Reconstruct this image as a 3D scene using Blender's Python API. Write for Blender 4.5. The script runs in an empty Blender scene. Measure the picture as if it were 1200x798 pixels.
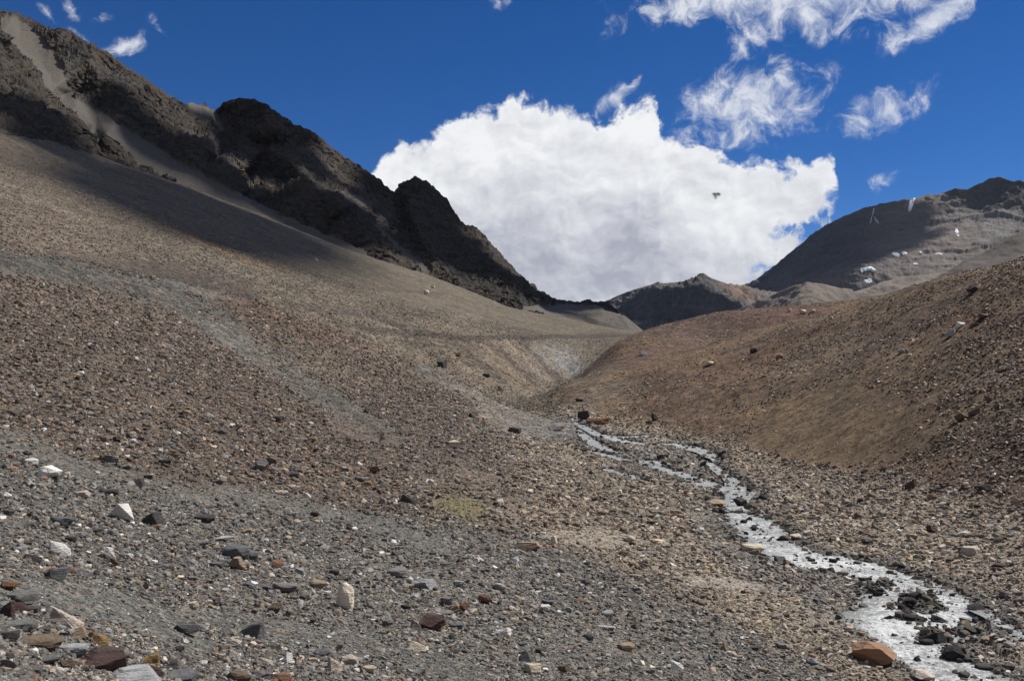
import bpy, bmesh, math, random
import numpy as np
from mathutils import Vector, Matrix

rng = np.random.default_rng(7)
random.seed(7)
scene = bpy.context.scene
COL = scene.collection
R = math.radians

# ------------------------------------------------------------------ camera model
F = 1128.0                       # focal length for a 1200 px wide picture
PITCH = math.atan2(430 - 399, F)
CP, SP = math.cos(PITCH), math.sin(PITCH)

def ray(px, py):
    a = (np.asarray(px, float) - 600) / F
    b = (399 - np.asarray(py, float)) / F
    return a, CP - b * SP, SP + b * CP

def azt(px, py):
    """azimuth and tangent of elevation of a picture point"""
    x, y, z = ray(px, py)
    return np.arctan2(x, y), z / np.hypot(x, y)

def to_px(x, y, z):
    yc = y * CP + z * SP
    zc = -y * SP + z * CP
    yc = np.where(np.abs(yc) < 1e-6, 1e-6, yc)
    return 600 + F * x / yc, 399 - F * zc / yc

# ------------------------------------------------------------------ numpy noise
_perm = np.random.default_rng(3).permutation(256)
_perm = np.concatenate([_perm, _perm, _perm]).astype(np.int32)
_grad = np.random.default_rng(4).normal(size=(256, 3)).astype(np.float32)
_grad /= np.linalg.norm(_grad, axis=1)[:, None]

def perlin(x, y, z=0.0):
    x = np.asarray(x, np.float32); y = np.asarray(y, np.float32)
    z = np.broadcast_to(np.asarray(z, np.float32), x.shape)
    xi = np.floor(x).astype(np.int32); yi = np.floor(y).astype(np.int32); zi = np.floor(z).astype(np.int32)
    xf = x - xi; yf = y - yi; zf = z - zi
    u = xf*xf*xf*(xf*(xf*6-15)+10); v = yf*yf*yf*(yf*(yf*6-15)+10); w = zf*zf*zf*(zf*(zf*6-15)+10)
    xi &= 255; yi &= 255; zi &= 255
    out = 0
    for dx in (0, 1):
        px_ = _perm[xi + dx]
        wx = u if dx else 1 - u
        for dy in (0, 1):
            py_ = _perm[px_ + ((yi + dy) & 255)]
            wy = v if dy else 1 - v
            for dz in (0, 1):
                g = _grad[_perm[py_ + ((zi + dz) & 255)] & 255]
                wz = w if dz else 1 - w
                out = out + wx * wy * wz * (g[..., 0]*(xf-dx) + g[..., 1]*(yf-dy) + g[..., 2]*(zf-dz))
    return out * 1.6

def fbm(x, y, z=0.0, oct=5, rough=0.5, ridged=False):
    out = 0; a = 1; f = 1; n = 0
    for i in range(oct):
        p = perlin(x*f + 17.3*i, y*f + 5.1*i, np.asarray(z)*f + 9.7*i)
        if ridged: p = 1 - 2*np.abs(p)
        out = out + a*p; n += a
        a *= rough; f *= 2.03
    return out / n

def facets(x, y, z, seed=0):
    """broken rock: every cell of a jittered lattice is a plane of its own height and tilt"""
    g = np.random.default_rng(seed)
    J = g.uniform(.1, .9, (512, 3)).astype(np.float32); H = g.uniform(-1, 1, 512).astype(np.float32); T = g.normal(0, .55, (512, 3)).astype(np.float32)
    P = np.stack([x, y, z], -1).astype(np.float32).reshape(-1, 3); C0 = np.floor(P).astype(np.int32)
    best = np.full(len(P), 9e9, np.float32); out = np.zeros(len(P), np.float32)
    for dx in (-1, 0, 1):
        for dy in (-1, 0, 1):
            for dz in (-1, 0, 1):
                c = C0 + np.array([dx, dy, dz], np.int32)
                h = (c[:, 0]*73856093 ^ c[:, 1]*19349663 ^ c[:, 2]*83492791) & 511
                o = P - (c + J[h]); d2 = (o*o).sum(1)
                b = d2 < best
                best = np.where(b, d2, best); out = np.where(b, H[h]*.55 + (o*T[h]).sum(1), out)
    return out.reshape(np.shape(x))

def sstep(a, b, x):
    t = np.clip((x - a) / (b - a), 0, 1)
    return t*t*(3 - 2*t)

class TPS:
    """thin plate spline through scattered points"""
    def __init__(self, P, v, lam=1e-4):
        P = np.asarray(P, float); v = np.asarray(v, float)
        n = len(P); self.P = P
        r2 = ((P[:, None] - P[None])**2).sum(-1)
        K = np.where(r2 > 0, 0.5*r2*np.log(r2 + 1e-12), 0) + lam*np.eye(n)
        Q = np.c_[np.ones(n), P]
        A = np.block([[K, Q], [Q.T, np.zeros((3, 3))]])
        s = np.linalg.solve(A, np.r_[v, np.zeros(3)])
        self.w, self.c = s[:n], s[n:]
    def __call__(self, X, Y):
        shp = np.shape(X); X = np.ravel(X).astype(float); Y = np.ravel(Y).astype(float)
        out = np.empty(len(X))
        for i in range(0, len(X), 40000):
            x = X[i:i+40000]; y = Y[i:i+40000]
            r2 = (x[:, None]-self.P[:, 0])**2 + (y[:, None]-self.P[:, 1])**2
            out[i:i+40000] = (0.5*r2*np.log(r2+1e-12)) @ self.w + self.c[0] + self.c[1]*x + self.c[2]*y
        return out.reshape(shp)

# ------------------------------------------------------------------ object helpers
def tag(o, label=None, cat=None, group=None, kind=None):
    if label: o['label'] = label
    if cat: o['category'] = cat
    if group: o['group'] = group
    if kind: o['kind'] = kind
    return o

def link(name, me, mat=None, parent=None):
    o = bpy.data.objects.new(name, me)
    COL.objects.link(o)
    if mat: me.materials.append(mat)
    if parent: o.parent = parent
    return o

def grid_mesh(name, V, nr, nc, wrap=False, cols=None, smooth=True, flip=False):
    """V: (nr*nc,3) row-major -> quad mesh built with foreach_set"""
    me = bpy.data.meshes.new(name)
    i = np.arange(nr - 1)[:, None]
    j = np.arange(nc if wrap else nc - 1)[None]
    j2 = (j + 1) % nc
    q = np.stack(np.broadcast_arrays(i*nc + j, i*nc + j2, (i+1)*nc + j2, (i+1)*nc + j), -1).reshape(-1, 4)
    if flip: q = q[:, ::-1]
    nf = len(q)
    me.vertices.add(len(V)); me.vertices.foreach_set('co', np.ascontiguousarray(V, np.float32).ravel())
    me.loops.add(nf*4); me.loops.foreach_set('vertex_index', np.ascontiguousarray(q, np.int32).ravel())
    me.polygons.add(nf); me.polygons.foreach_set('loop_start', np.arange(nf, dtype=np.int32)*4)
    me.update(calc_edges=True)
    me.polygons.foreach_set('use_smooth', np.full(nf, smooth))
    if cols is not None:
        for k, c in cols.items():
            a = me.attributes.new(k, 'FLOAT_COLOR', 'POINT')
            cc = np.ones((len(V), 4), np.float32); cc[:, :c.shape[1]] = c
            a.data.foreach_set('color', cc.ravel())
    return me

# ------------------------------------------------------------------ node helpers
class NT:
    def __init__(self, tree):
        self.t = tree; self.n = tree.nodes; self.l = tree.links
    def new(self, typ, **kw):
        nd = self.n.new(typ)
        for k, v in kw.items(): setattr(nd, k, v)
        return nd
    def set(self, sock, v):
        if hasattr(v, 'is_linked') or isinstance(v, bpy.types.NodeSocket): self.l.new(v, sock)
        else: sock.default_value = v
    def m(self, op, a, b=0.0, c=0.0, clamp=False):
        nd = self.new('ShaderNodeMath', operation=op, use_clamp=clamp)
        self.set(nd.inputs[0], a); self.set(nd.inputs[1], b); self.set(nd.inputs[2], c)
        return nd.outputs[0]
    def vm(self, op, a, b=(0, 0, 0), s=1.0):
        nd = self.new('ShaderNodeVectorMath', operation=op)
        self.set(nd.inputs[0], a); self.set(nd.inputs[1], b)
        if op == 'SCALE': self.set(nd.inputs['Scale'], s)
        return nd.outputs['Value' if op in ('LENGTH', 'DOT_PRODUCT') else 'Vector']
    def comb(self, x, y, z=0.0):
        nd = self.new('ShaderNodeCombineXYZ')
        self.set(nd.inputs[0], x); self.set(nd.inputs[1], y); self.set(nd.inputs[2], z)
        return nd.outputs[0]
    def noise(self, vec, scale, detail=4, rough=0.5, dist=0.0, lac=2.0, out='Fac', dim='3D'):
        nd = self.new('ShaderNodeTexNoise', noise_dimensions=dim)
        if vec is not None: self.set(nd.inputs['Vector'], vec)
        self.set(nd.inputs['Scale'], scale); nd.inputs['Detail'].default_value = detail
        nd.inputs['Roughness'].default_value = rough; nd.inputs['Distortion'].default_value = dist
        nd.inputs['Lacunarity'].default_value = lac
        return nd.outputs[out]
    def voro(self, vec, scale, out='Color', feature='F1', rnd=1.0):
        nd = self.new('ShaderNodeTexVoronoi', feature=feature)
        if vec is not None: self.set(nd.inputs['Vector'], vec)
        self.set(nd.inputs['Scale'], scale); nd.inputs['Randomness'].default_value = rnd
        return nd.outputs[out]
    def mix(self, f, a, b, blend='MIX'):
        nd = self.new('ShaderNodeMix', data_type='RGBA', blend_type=blend)
        self.set(nd.inputs[0], f); self.set(nd.inputs[6], a); self.set(nd.inputs[7], b)
        return nd.outputs[2]
    def ramp(self, v, a, b, c=0.0, d=1.0, smooth=True):
        nd = self.new('ShaderNodeMapRange', interpolation_type='SMOOTHSTEP' if smooth else 'LINEAR')
        self.set(nd.inputs[0], v)
        for i, q in enumerate((a, b, c, d)): self.set(nd.inputs[i+1], q)
        return nd.outputs[0]
    def attr(self, name, typ='GEOMETRY', out='Color'):
        nd = self.new('ShaderNodeAttribute', attribute_name=name, attribute_type=typ)
        return nd.outputs[out]
    def bump(self, h, dist, strength=1.0, normal=None):
        nd = self.new('ShaderNodeBump')
        nd.inputs['Strength'].default_value = strength; nd.inputs['Distance'].default_value = dist
        self.set(nd.inputs['Height'], h)
        if normal is not None: self.set(nd.inputs['Normal'], normal)
        return nd.outputs[0]

def material(name):
    m = bpy.data.materials.new(name); m.use_nodes = True
    t = NT(m.node_tree); t.n.clear()
    out = t.new('ShaderNodeOutputMaterial')
    bs = t.new('ShaderNodeBsdfPrincipled')
    t.l.new(bs.outputs[0], out.inputs[0])
    bs.inputs['Roughness'].default_value = 0.9
    bs.inputs['Specular IOR Level'].default_value = 0.25
    return m, t, bs

# ------------------------------------------------------------------ sun, sky, clouds
SUN_AZ, SUN_EL = R(62), R(50)     # azimuth clockwise from the view axis (+Y)
sun_dir = Vector((math.sin(SUN_AZ)*math.cos(SUN_EL), math.cos(SUN_AZ)*math.cos(SUN_EL), math.sin(SUN_EL)))
sl = bpy.data.lights.new('sun', 'SUN'); sl.energy = 4.8; sl.angle = R(0.53); sl.color = (1.0, 0.955, 0.88)
so = bpy.data.objects.new('sun', sl); COL.objects.link(so)
so.rotation_euler = sun_dir.to_track_quat('Z', 'Y').to_euler()
so.location = (0, 0, 400)

world = bpy.data.worlds.new('World'); scene.world = world; world.use_nodes = True
def build_world():
    t = NT(world.node_tree); t.n.clear()
    out = t.new('ShaderNodeOutputWorld')
    sky = t.new('ShaderNodeTexSky', sky_type='NISHITA')
    sky.sun_disc = False; sky.sun_elevation = SUN_EL; sky.sun_rotation = SUN_AZ
    sky.altitude = 4600; sky.air_density = 1.0; sky.dust_density = 0.2; sky.ozone_density = 5.0
    hs = t.new('ShaderNodeHueSaturation'); hs.inputs['Saturation'].default_value = 1.27; hs.inputs['Hue'].default_value = 0.508; hs.inputs['Value'].default_value = 0.96
    t.l.new(sky.outputs[0], hs.inputs['Color'])
    bg = t.new('ShaderNodeBackground'); bg.inputs['Strength'].default_value = 0.075
    t.l.new(hs.outputs[0], bg.inputs['Color'])
    tc = t.new('ShaderNodeTexCoord')
    sep = t.new('ShaderNodeSeparateXYZ'); t.l.new(tc.outputs['Generated'], sep.inputs[0])
    X, Y, Z = sep.outputs
    az = t.m('ARCTAN2', X, Y); el = t.m('ARCSINE', Z)
    D = 180/math.pi
    azd = t.m('MULTIPLY', az, D); eld = t.m('MULTIPLY', el, D)
    P = t.comb(azd, eld, 0.0)                                   # sky direction in degrees
    def deg(px, py):
        a, tt = azt(px, py); return float(a)*D, math.degrees(math.atan(float(tt)))
    # domain warp gives cauliflower edges
    w1 = t.noise(P, 0.35, 3, 0.55, out='Color')
    wv = t.vm('SCALE', t.vm('SUBTRACT', w1, (0.5, 0.5, 0.5)), s=1.7)
    P2 = t.vm('ADD', P, wv)
    # ---- heap cloud: height profile over azimuth
    top = [(425,232),(436,198),(455,176),(480,162),(500,158),(520,146),(540,136),(560,133),(580,126),(588,114),(600,113),(625,114),(640,123),(665,128),
           (690,134),(705,138),(722,128),(735,122),(752,119),(768,124),(775,150),(790,160),(820,161),(845,176),(868,192),(890,186),(915,190),(935,188),(950,184),(966,184),(977,192),(983,222),(988,262)]
    bot = [(425,440),(830,440),(852,405),(880,365),(905,340),(935,310),(956,280),(980,250),(994,222)]
    A0, A1, E1 = -12.0, 24.0, 20.0
    def curve(pts):
        nd = t.new('ShaderNodeFloatCurve')
        c = nd.mapping.curves[0]
        q = [((deg(*p)[0]-A0)/(A1-A0), max(0, min(1, (deg(*p)[1]+4)/(E1+4)))) for p in pts]
        while len(c.points) < len(q): c.points.new(0.5, 0.5)
        for pt, (x, y) in zip(c.points, q): pt.location = (x, y); pt.handle_type = 'AUTO_CLAMPED'
        nd.mapping.use_clip = False; nd.mapping.update()
        s2 = t.new('ShaderNodeSeparateXYZ'); t.l.new(P2w, s2.inputs[0])
        t.l.new(t.ramp(s2.outputs[0], A0, A1, smooth=False), nd.inputs['Value'])
        return t.m('SUBTRACT', t.m('MULTIPLY', nd.outputs[0], E1+4), 4.0), s2.outputs[1]
    P2w = t.vm('ADD', P, t.vm('SCALE', t.vm('SUBTRACT', w1, (0.5, 0.5, 0.5)), s=0.6))
    tp, e2 = curve(top); bt, _ = curve(bot)
    dt = t.m('SUBTRACT', tp, e2); db = t.m('SUBTRACT', e2, bt)
    Fh = t.m('SMOOTH_MIN', dt, t.m('MULTIPLY', db, 0.7), 0.6)
    puff = t.m('SUBTRACT', t.noise(P2, 0.8, 6, 0.55), 0.5)
    fine = t.m('SUBTRACT', t.noise(P2, 3.2, 5, 0.65), 0.5)
    edge = t.m('ADD', Fh, t.m('ADD', t.m('MULTIPLY', puff, 2.9), t.m('MULTIPLY', fine, 0.30)))
    # lower right of the heap is looser: holes of blue
    loose = t.m('MULTIPLY', t.ramp(azd, deg(800,0)[0], deg(930,0)[0]), t.ramp(eld, deg(900,192)[1], deg(900,285)[1]))
    edge = t.m('ADD', edge, t.m('MULTIPLY', loose, t.m('MULTIPLY', t.m('SUBTRACT', t.noise(P2, 0.36, 6, 0.62), 0.53), 13.0)))
    heap = t.ramp(edge, -0.15, t.m('ADD', 0.62, t.m('MULTIPLY', loose, 0.9)))
    # painted sun shading of the billows: the same noise sampled towards the sun
    ps = t.vm('ADD', P2, (0.28, 0.42, 0.0))
    def bill(v): return t.m('ADD', t.noise(v, 0.45, 4, 0.5), t.m('MULTIPLY', t.noise(v, 1.3, 4, 0.6), 0.45))
    rel = t.m('SUBTRACT', bill(P2), bill(ps))
    lowm = t.ramp(dt, 1.5, 9.5)
    big = t.noise(t.vm('MULTIPLY', P2, (0.6, 1.3, 1)), 0.34, 4, 0.6)
    sh = t.m('ADD', t.m('MULTIPLY', lowm, 0.70), t.m('MULTIPLY', t.m('SUBTRACT', big, 0.5), 1.55))
    sh = t.m('SUBTRACT', sh, t.m('MULTIPLY', rel, 0.8))
    sh = t.m('MULTIPLY', t.m('ADD', sh, 0.12, clamp=True), t.ramp(dt, -0.2, 1.6, 0.25, 1.0), clamp=True)
    hcol = t.mix(sh, (0.97, 0.985, 1.0, 1), (0.43, 0.445, 0.53, 1))
    # ---- torn wisps: (cx,cy,rx,ry,angle,strength)
    wisps = [(720,112,30,11,-35,1.0),(735,100,18,6,-35,.8),(880,122,82,42,-8,1.15),(845,128,40,38,30,.5),(925,125,45,40,0,.4),(872,50,22,30,20,.8),(1030,130,56,24,-22,1.0),(1005,150,22,14,0,.7),
             (940,-6,190,44,4,1.15),(790,8,38,22,20,.9),(1095,18,62,20,-30,1.15),(1060,30,30,16,-30,.6),(1031,214,24,10,-30,.9),(152,52,26,12,-25,.95),(188,32,15,8,30,.6),(100,45,22,6,35,.6),(85,8,15,11,30,.55),(122,20,12,6,0,.5),(62,20,18,6,30,.45),(585,4,20,8,-30,.6),(718,35,22,12,-30,.45)]
    wn = t.noise(P2, 0.62, 9, 0.68, 0.4)
    tot = None
    for (cx, cy, rx, ry, an, st) in wisps:
        a, e = deg(cx, cy)
        k = 1128*math.pi/180*math.cos(R(a))**-1
        mp = t.new('ShaderNodeMapping', vector_type='TEXTURE')
        mp.inputs['Location'].default_value = (a, e, 0)
        mp.inputs['Rotation'].default_value = (0, 0, R(-an))
        mp.inputs['Scale'].default_value = (rx/k*1.38, ry/k*1.38, 1)
        t.l.new(P2, mp.inputs[0])
        v = t.m('MULTIPLY', t.m('SUBTRACT', 1.0, t.vm('LENGTH', mp.outputs[0]), clamp=True), st)
        tot = v if tot is None else t.m('MAXIMUM', tot, v)
    wis = t.m('MULTIPLY', tot, 1.6)
    wis = t.m('ADD', wis, t.m('MULTIPLY', t.m('SUBTRACT', wn, 0.565), 3.9))
    wis = t.m('MULTIPLY', t.ramp(wis, 0.0, 1.35), t.ramp(tot, 0.0, 0.25))
    wis = t.m('MULTIPLY', wis, 0.82)
    wcol = t.mix(t.ramp(wn, 0.42, 0.68), (0.66, 0.71, 0.83, 1), (0.95, 0.965, 1.0, 1))
    col = t.mix(heap, wcol, hcol)
    fac = t.m('MAXIMUM', wis, heap)
    fac = t.m('MULTIPLY', fac, t.m('GREATER_THAN', Y, 0.02))
    gn = t.noise(tc.outputs['Generated'], 2.6, 8, 0.62)  # unseen clouds added around the view to make the ambient light more neutral
    out_v = t.m('MAXIMUM', t.ramp(eld, 27.0, 36.0), t.ramp(t.m('ABSOLUTE', azd), 42.0, 56.0))
    gfac = t.m('MULTIPLY', t.m('MULTIPLY', t.ramp(gn, 0.44, 0.60), out_v), t.ramp(Z, 0.0, 0.05))
    col = t.mix(gfac, col, t.mix(t.ramp(gn, .52, .75), (.42, .44, .47, 1), (.26, .27, .30, 1)))
    fac = t.m('MAXIMUM', fac, gfac)
    bgc = t.new('ShaderNodeBackground'); t.l.new(col, bgc.inputs['Color']); bgc.inputs['Strength'].default_value = 0.80
    ms = t.new('ShaderNodeMixShader')
    t.l.new(fac, ms.inputs[0]); t.l.new(bg.outputs[0], ms.inputs[1]); t.l.new(bgc.outputs[0], ms.inputs[2])
    t.l.new(ms.outputs[0], out.inputs[0])
build_world()

# ------------------------------------------------------------------ ground heightfield
# surveyed points: picture column, picture row, horizontal distance in metres
G = """
-160 798 7  0 798 8  150 798 10  300 798 12.5  450 798 14  600 798 16  750 798 19  900 798 23.5  1000 798 25.5  1100 798 27  1200 798 28  1360 798 29
-160 600 16  0 700 11.5  0 600 18  0 500 32  0 400 55  0 330 75  0 291 88  -160 500 30 -160 400 52 -160 300 80 -160 262 92
100 700 13.5 100 600 21 100 500 38 100 400 62 100 345 82 100 306 97
200 700 16  200 600 25  200 500 43  200 420 68  200 360 92  200 327 107
300 700 18 300 600 28.5 300 500 50 300 440 72 300 380 98 300 351 110
400 700 20  400 600 32  400 520 52  400 460 80  400 420 100 400 390 112
500 700 22 500 600 35 500 530 54 500 480 80 500 452 98 500 430 110
600 700 23.5  600 600 38  600 540 58  600 505 82  600 478 101 560 457 106 640 492 100 662 500 96
700 700 27  700 600 45  700 540 67  700 503 90  668 480 108
800 700 29.5  800 620 42  800 560 61  800 530 75  800 508 96
900 700 32  900 615 47  900 560 65  900 537 77
1000 700 34 1000 660 40  1000 600 52  1000 555 66
1100 770 29.5  1100 680 38  1100 620 47  1100 578 56
1200 720 33  1200 650 41  1200 590 51  1360 700 34 1360 600 44
1200 500 60  1200 400 78  1200 300 106  1360 500 54 1360 380 75 1360 235 112
1100 500 67 1100 420 84 1100 370 100 1100 326 120
1000 500 77  1000 450 92  1000 400 110  1000 358 132
900 500 88  900 450 105  900 410 125  900 384 146
800 470 108  800 430 128  800 412 148
720 485 107  720 450 126  720 424 147  720 403 168
660 472 118  660 450 138  642 462 132
"""
G2 = """
1200 305 118 1200 314 140 1100 333 134 1100 345 160 1360 252 126 1360 262 150
900 397 160  900 362 192  960 376 152 960 358 190 1000 376 158  850 408 160 850 366 190 800 376 190  760 386 182 850 398 148
-160 276 108 0 300 104 0 276 126 0 240 170  0 200 230  0 165 290  0 120 390 -160 215 170 -160 140 300
100 322 113 100 296 136 100 260 190  100 215 270 100 180 350
200 340 122  200 312 148 200 270 220  200 240 290  200 212 370
300 365 126  300 338 150 300 300 230  300 270 310  300 250 370
400 404 128  400 374 155 400 350 185  400 320 280  400 290 390
500 446 127  500 414 155 500 397 162  500 360 255  500 322 400
560 472 124 560 436 152 560 402 168 560 384 215 560 345 400
600 496 118  600 455 152 600 403 180  600 384 240 600 362 390
640 462 160  650 446 180 650 404 214 650 391 265  660 372 400 690 420 220 690 394 290
740 389 320 740 400 230 700 420 200 765 398 250
640 470 145  680 440 180 
800 405 230 900 385 260 1000 360 230 1100 330 220 1200 305 220 1360 250 220
800 405 420 900 395 420 1000 385 420 1100 370 420 1200 350 420 1360 330 420
-160 90 420 0 150 460 150 225 460 300 268 480 400 308 500 500 348 520 600 388 540 740 408 600 900 402 900 1200 392 900 -160 130 900 300 330 900 600 410 1100
"""
def parse(s):
    a = np.array(s.split(), float); return a.reshape(-1, 3)
GP = np.vstack([parse(G), parse(G2)])
gaz, gt = azt(GP[:, 0], GP[:, 1])
FEET = -1.7
AZK = 1.8
Zp = gt*GP[:, 2]
P_ = [(a*AZK, math.log(d)) for a, d in zip(gaz, GP[:, 2])]
T_ = [(z-FEET)/d for z, d in zip(Zp, GP[:, 2])]
for a in np.linspace(-0.75, 0.75, 9):
    P_.append((a*AZK, math.log(2.5))); T_.append(-0.06 - 0.05*(a > -0.4))
for a in np.linspace(-0.6, 0.6, 7):
    P_.append((a*AZK, math.log(3000))); T_.append(0.02)
tps_g = TPS(P_, T_, 2e-4)
def z_base(az, d):
    d = np.asarray(d, float)
    return FEET + d*tps_g(np.asarray(az)*AZK, np.log(d))

def hit_fn(zf, px, py, d0=5, d1=420, n=900):
    """first ground crossing along a picture ray (scalar)"""
    a, t = azt(px, py); a = float(a); t = float(t)
    d = np.exp(np.linspace(math.log(d0), math.log(d1), n))
    z = zf(np.full(n, a), d)
    k = np.argmax(z >= t*d)
    if z[k] < t*d[k]: return None
    if k > 0:
        f0 = z[k-1]-t*d[k-1]; f1 = z[k]-t*d[k]
        dd = d[k-1] + (d[k]-d[k-1])*(-f0/(f1-f0+1e-9))
    else: dd = d[0]
    return np.array([dd*math.sin(a), dd*math.cos(a), t*dd])

# ------------------------------------------------------------------ stream courses (pairs of bank points in the picture)
MAIN = """664 487 676 487 668 497 686 496 688 508 706 505 706 516 726 511 728 521 746 515 755 525 768 519 783 524 797 518 810 529 827 523
826 537 843 532 824 545 838 541 834 553 850 549 845 562 862 557 846 572 874 565 849 582 888 575 850 591 874 587 853 600 876 599 862 612 902 609
874 623 912 620 886 634 920 630 904 648 940 642 935 661 965 648 975 669 1012 656 1008 677 1050 668 1020 687 1100 680 1016 700 1138 694
1010 716 1146 710 1002 732 1140 728 1016 745 1126 744 1034 758 1114 758 1046 772 1128 768 1070 786 1152 780 1098 802 1184 794 1150 830 1250 815 1260 870 1400 840"""
SIDE = """700 549 711 547 722 556 734 553 752 563 760 560 786 565 794 562 816 569 826 565 836 572 848 568 846 578 864 572"""
SIDE2 = """684 529 694 526 706 535 720 532 730 541 744 537 754 543 770 537 778 546 790 542"""
BR = ["""676 500 684 499 676 508 688 506 684 518 700 515 700 527 716 524 716 532 734 529""", """742 541 752 538 762 548 776 544 784 556 800 551 806 563 820 558 828 572 846 566""", """700 512 712 510 724 514 738 511 752 512 770 509 786 516 800 512"""]
SIDE3 = """1128 712 1146 706 1152 722 1172 716 1164 736 1192 728 1180 748 1216 738 1196 762 1240 750"""
def course(s):
    a = np.array(s.split(), float).reshape(-1, 4)
    L = []; Rr = []
    for lx, ly, rx, ry in a:
        p = hit_fn(z_base, lx, ly); q = hit_fn(z_base, rx, ry)
        if p is None or q is None: continue
        L.append(p); Rr.append(q)
    return np.array(L), np.array(Rr)
def resample(L, Rr, n):
    C = (L+Rr)/2
    s = np.r_[0, np.cumsum(np.linalg.norm(np.diff(C[:, :2], axis=0), axis=1))]
    u = np.linspace(0, s[-1], n)
    f = lambda A: np.stack([np.interp(u, s, A[:, k]) for k in range(3)], 1)
    L2, R2 = f(L), f(Rr)
    k = 13; ker = np.ones(k)/k
    for A in (L2, R2):
        for c in range(2):
            A[:, c] = np.convolve(np.pad(A[:, c], k//2, 'edge'), ker, 'valid')
    return L2, R2, s[-1]
streams = []
for nm, s, n in (('main', MAIN, 700), ('side', SIDE, 120), ('braid', SIDE2, 120), ('spill', SIDE3, 100), ('rill', BR[0], 100), ('rill', BR[1], 100), ('rill', BR[2], 100)):
    L, Rr = course(s)
    L, Rr, ln = resample(L, Rr, n)
    C = (L+Rr)/2
    nar = (1 - .58*sstep(48, 66, np.hypot(C[:, 0], C[:, 1])))[:, None] if nm == 'main' else .6
    L = C + (L-C)*nar; Rr = C + (Rr-C)*nar; hw = np.linalg.norm((Rr-L)[:, :2], axis=1)/2
    W = C[:, 2].copy()
    W = np.minimum.accumulate(W)                       # water only runs down
    k = max(5, n//14) | 1
    W = np.convolve(np.pad(W, k//2, 'edge'), np.ones(k)/k, 'valid') - 0.06
    streams.append(dict(name=nm, L=L, R=Rr, C=C, hw=hw, W=W, len=ln))
    print(nm, 'len', round(ln, 1), 'hw', hw.min().round(2), hw.max().round(2), 'W', W[0].round(2), W[-1].round(2), 'd', np.hypot(*C[0, :2]).round(1), np.hypot(*C[-1, :2]).round(1))

def stream_q(x, y):
    """distance to the nearest course in half-widths, its water level and distance to bank in metres"""
    q = np.full(x.shape, 99.0); W = np.zeros(x.shape); bank = np.full(x.shape, 99.0)
    idx = np.nonzero((x > -2) & (x < 30) & (y > 12) & (y < 118))[0]
    for st in streams:
        C = st['C']; 
        for i in range(0, len(idx), 20000):
            ii = idx[i:i+20000]
            d2 = (x[ii, None]-C[:, 0])**2 + (y[ii, None]-C[:, 1])**2
            k = d2.argmin(1); dist = np.sqrt(d2[np.arange(len(ii)), k])
            qq = dist/np.maximum(st['hw'][k], 0.12); bk = dist - st['hw'][k]
            b = bk < bank[ii]
            q[ii] = np.where(b, qq, q[ii]); W[ii] = np.where(b, st['W'][k], W[ii]); bank[ii] = np.where(b, bk, bank[ii])
    return q, W, bank

# ------------------------------------------------------------------ ground grid (polar, all round the camera)
AZN = 1240
az_in = np.linspace(-0.70, 0.70, AZN)
az_out = np.linspace(0.70, 2*math.pi-0.70, 70)[1:-1]
AZ = np.r_[az_in, az_out]
LD = np.r_[np.linspace(math.log(1.2), math.log(6.5), 60)[:-1], np.linspace(math.log(6.5), math.log(430), 800), np.linspace(math.log(440), math.log(6000), 36)]
DD = np.exp(LD)
NR, NC = len(DD), len(AZ)
AZs = np.where(AZ > math.pi, AZ - 2*math.pi, AZ)
AZc = np.clip(AZs, -0.70, 0.70)
# azimuth beyond the surveyed sector: fold back towards the middle of the valley side
over = np.abs(AZs) - 0.70
AZe = AZc
azg, dg = np.meshgrid(AZe, DD)
Zin = np.empty((NR, NC))
Zin[:, :AZN] = z_base(azg[:, :AZN], dg[:, :AZN])
w_ = np.linspace(0, 1, NC-AZN+2)[1:-1]
w_ = w_*w_*(3-2*w_)
Zin[:, AZN:] = Zin[:, AZN-1:AZN]*(1-w_) + Zin[:, 0:1]*w_
azG, dG = np.meshgrid(AZs, DD)
X = dG*np.sin(azG); Y = dG*np.cos(azG)
far = sstep(math.log(420), math.log(1500), np.log(dG))
Zin = np.clip(Zin, -60, 140)*(1-far) + far*0.0
Xf, Yf, Zf, df = X.ravel(), Y.ravel(), Zin.ravel().copy(), dG.ravel()
def blob(px, py, cx, cy, rx, ry, ang=0.0, soft=0.5):
    c, s = math.cos(R(ang)), math.sin(R(ang))
    u = ((px-cx)*c + (py-cy)*s)/rx; v = (-(px-cx)*s + (py-cy)*c)/ry
    return 1 - sstep(1-soft, 1+soft, np.sqrt(u*u+v*v))

def pline(px, py, pts, w):
    """soft mask along a polyline"""
    best = np.full(px.shape, 1e9)
    for (x0, y0, w0), (x1, y1, w1) in zip(pts[:-1], pts[1:]):
        dx, dy = x1-x0, y1-y0
        t_ = np.clip(((px-x0)*dx + (py-y0)*dy)/(dx*dx+dy*dy), 0, 1)
        dd = np.hypot(px-x0-t_*dx, py-y0-t_*dy)/(w0+(w1-w0)*t_)
        best = np.minimum(best, dd)
    return 1 - sstep(0.55, 1.35, best*w)

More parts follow.
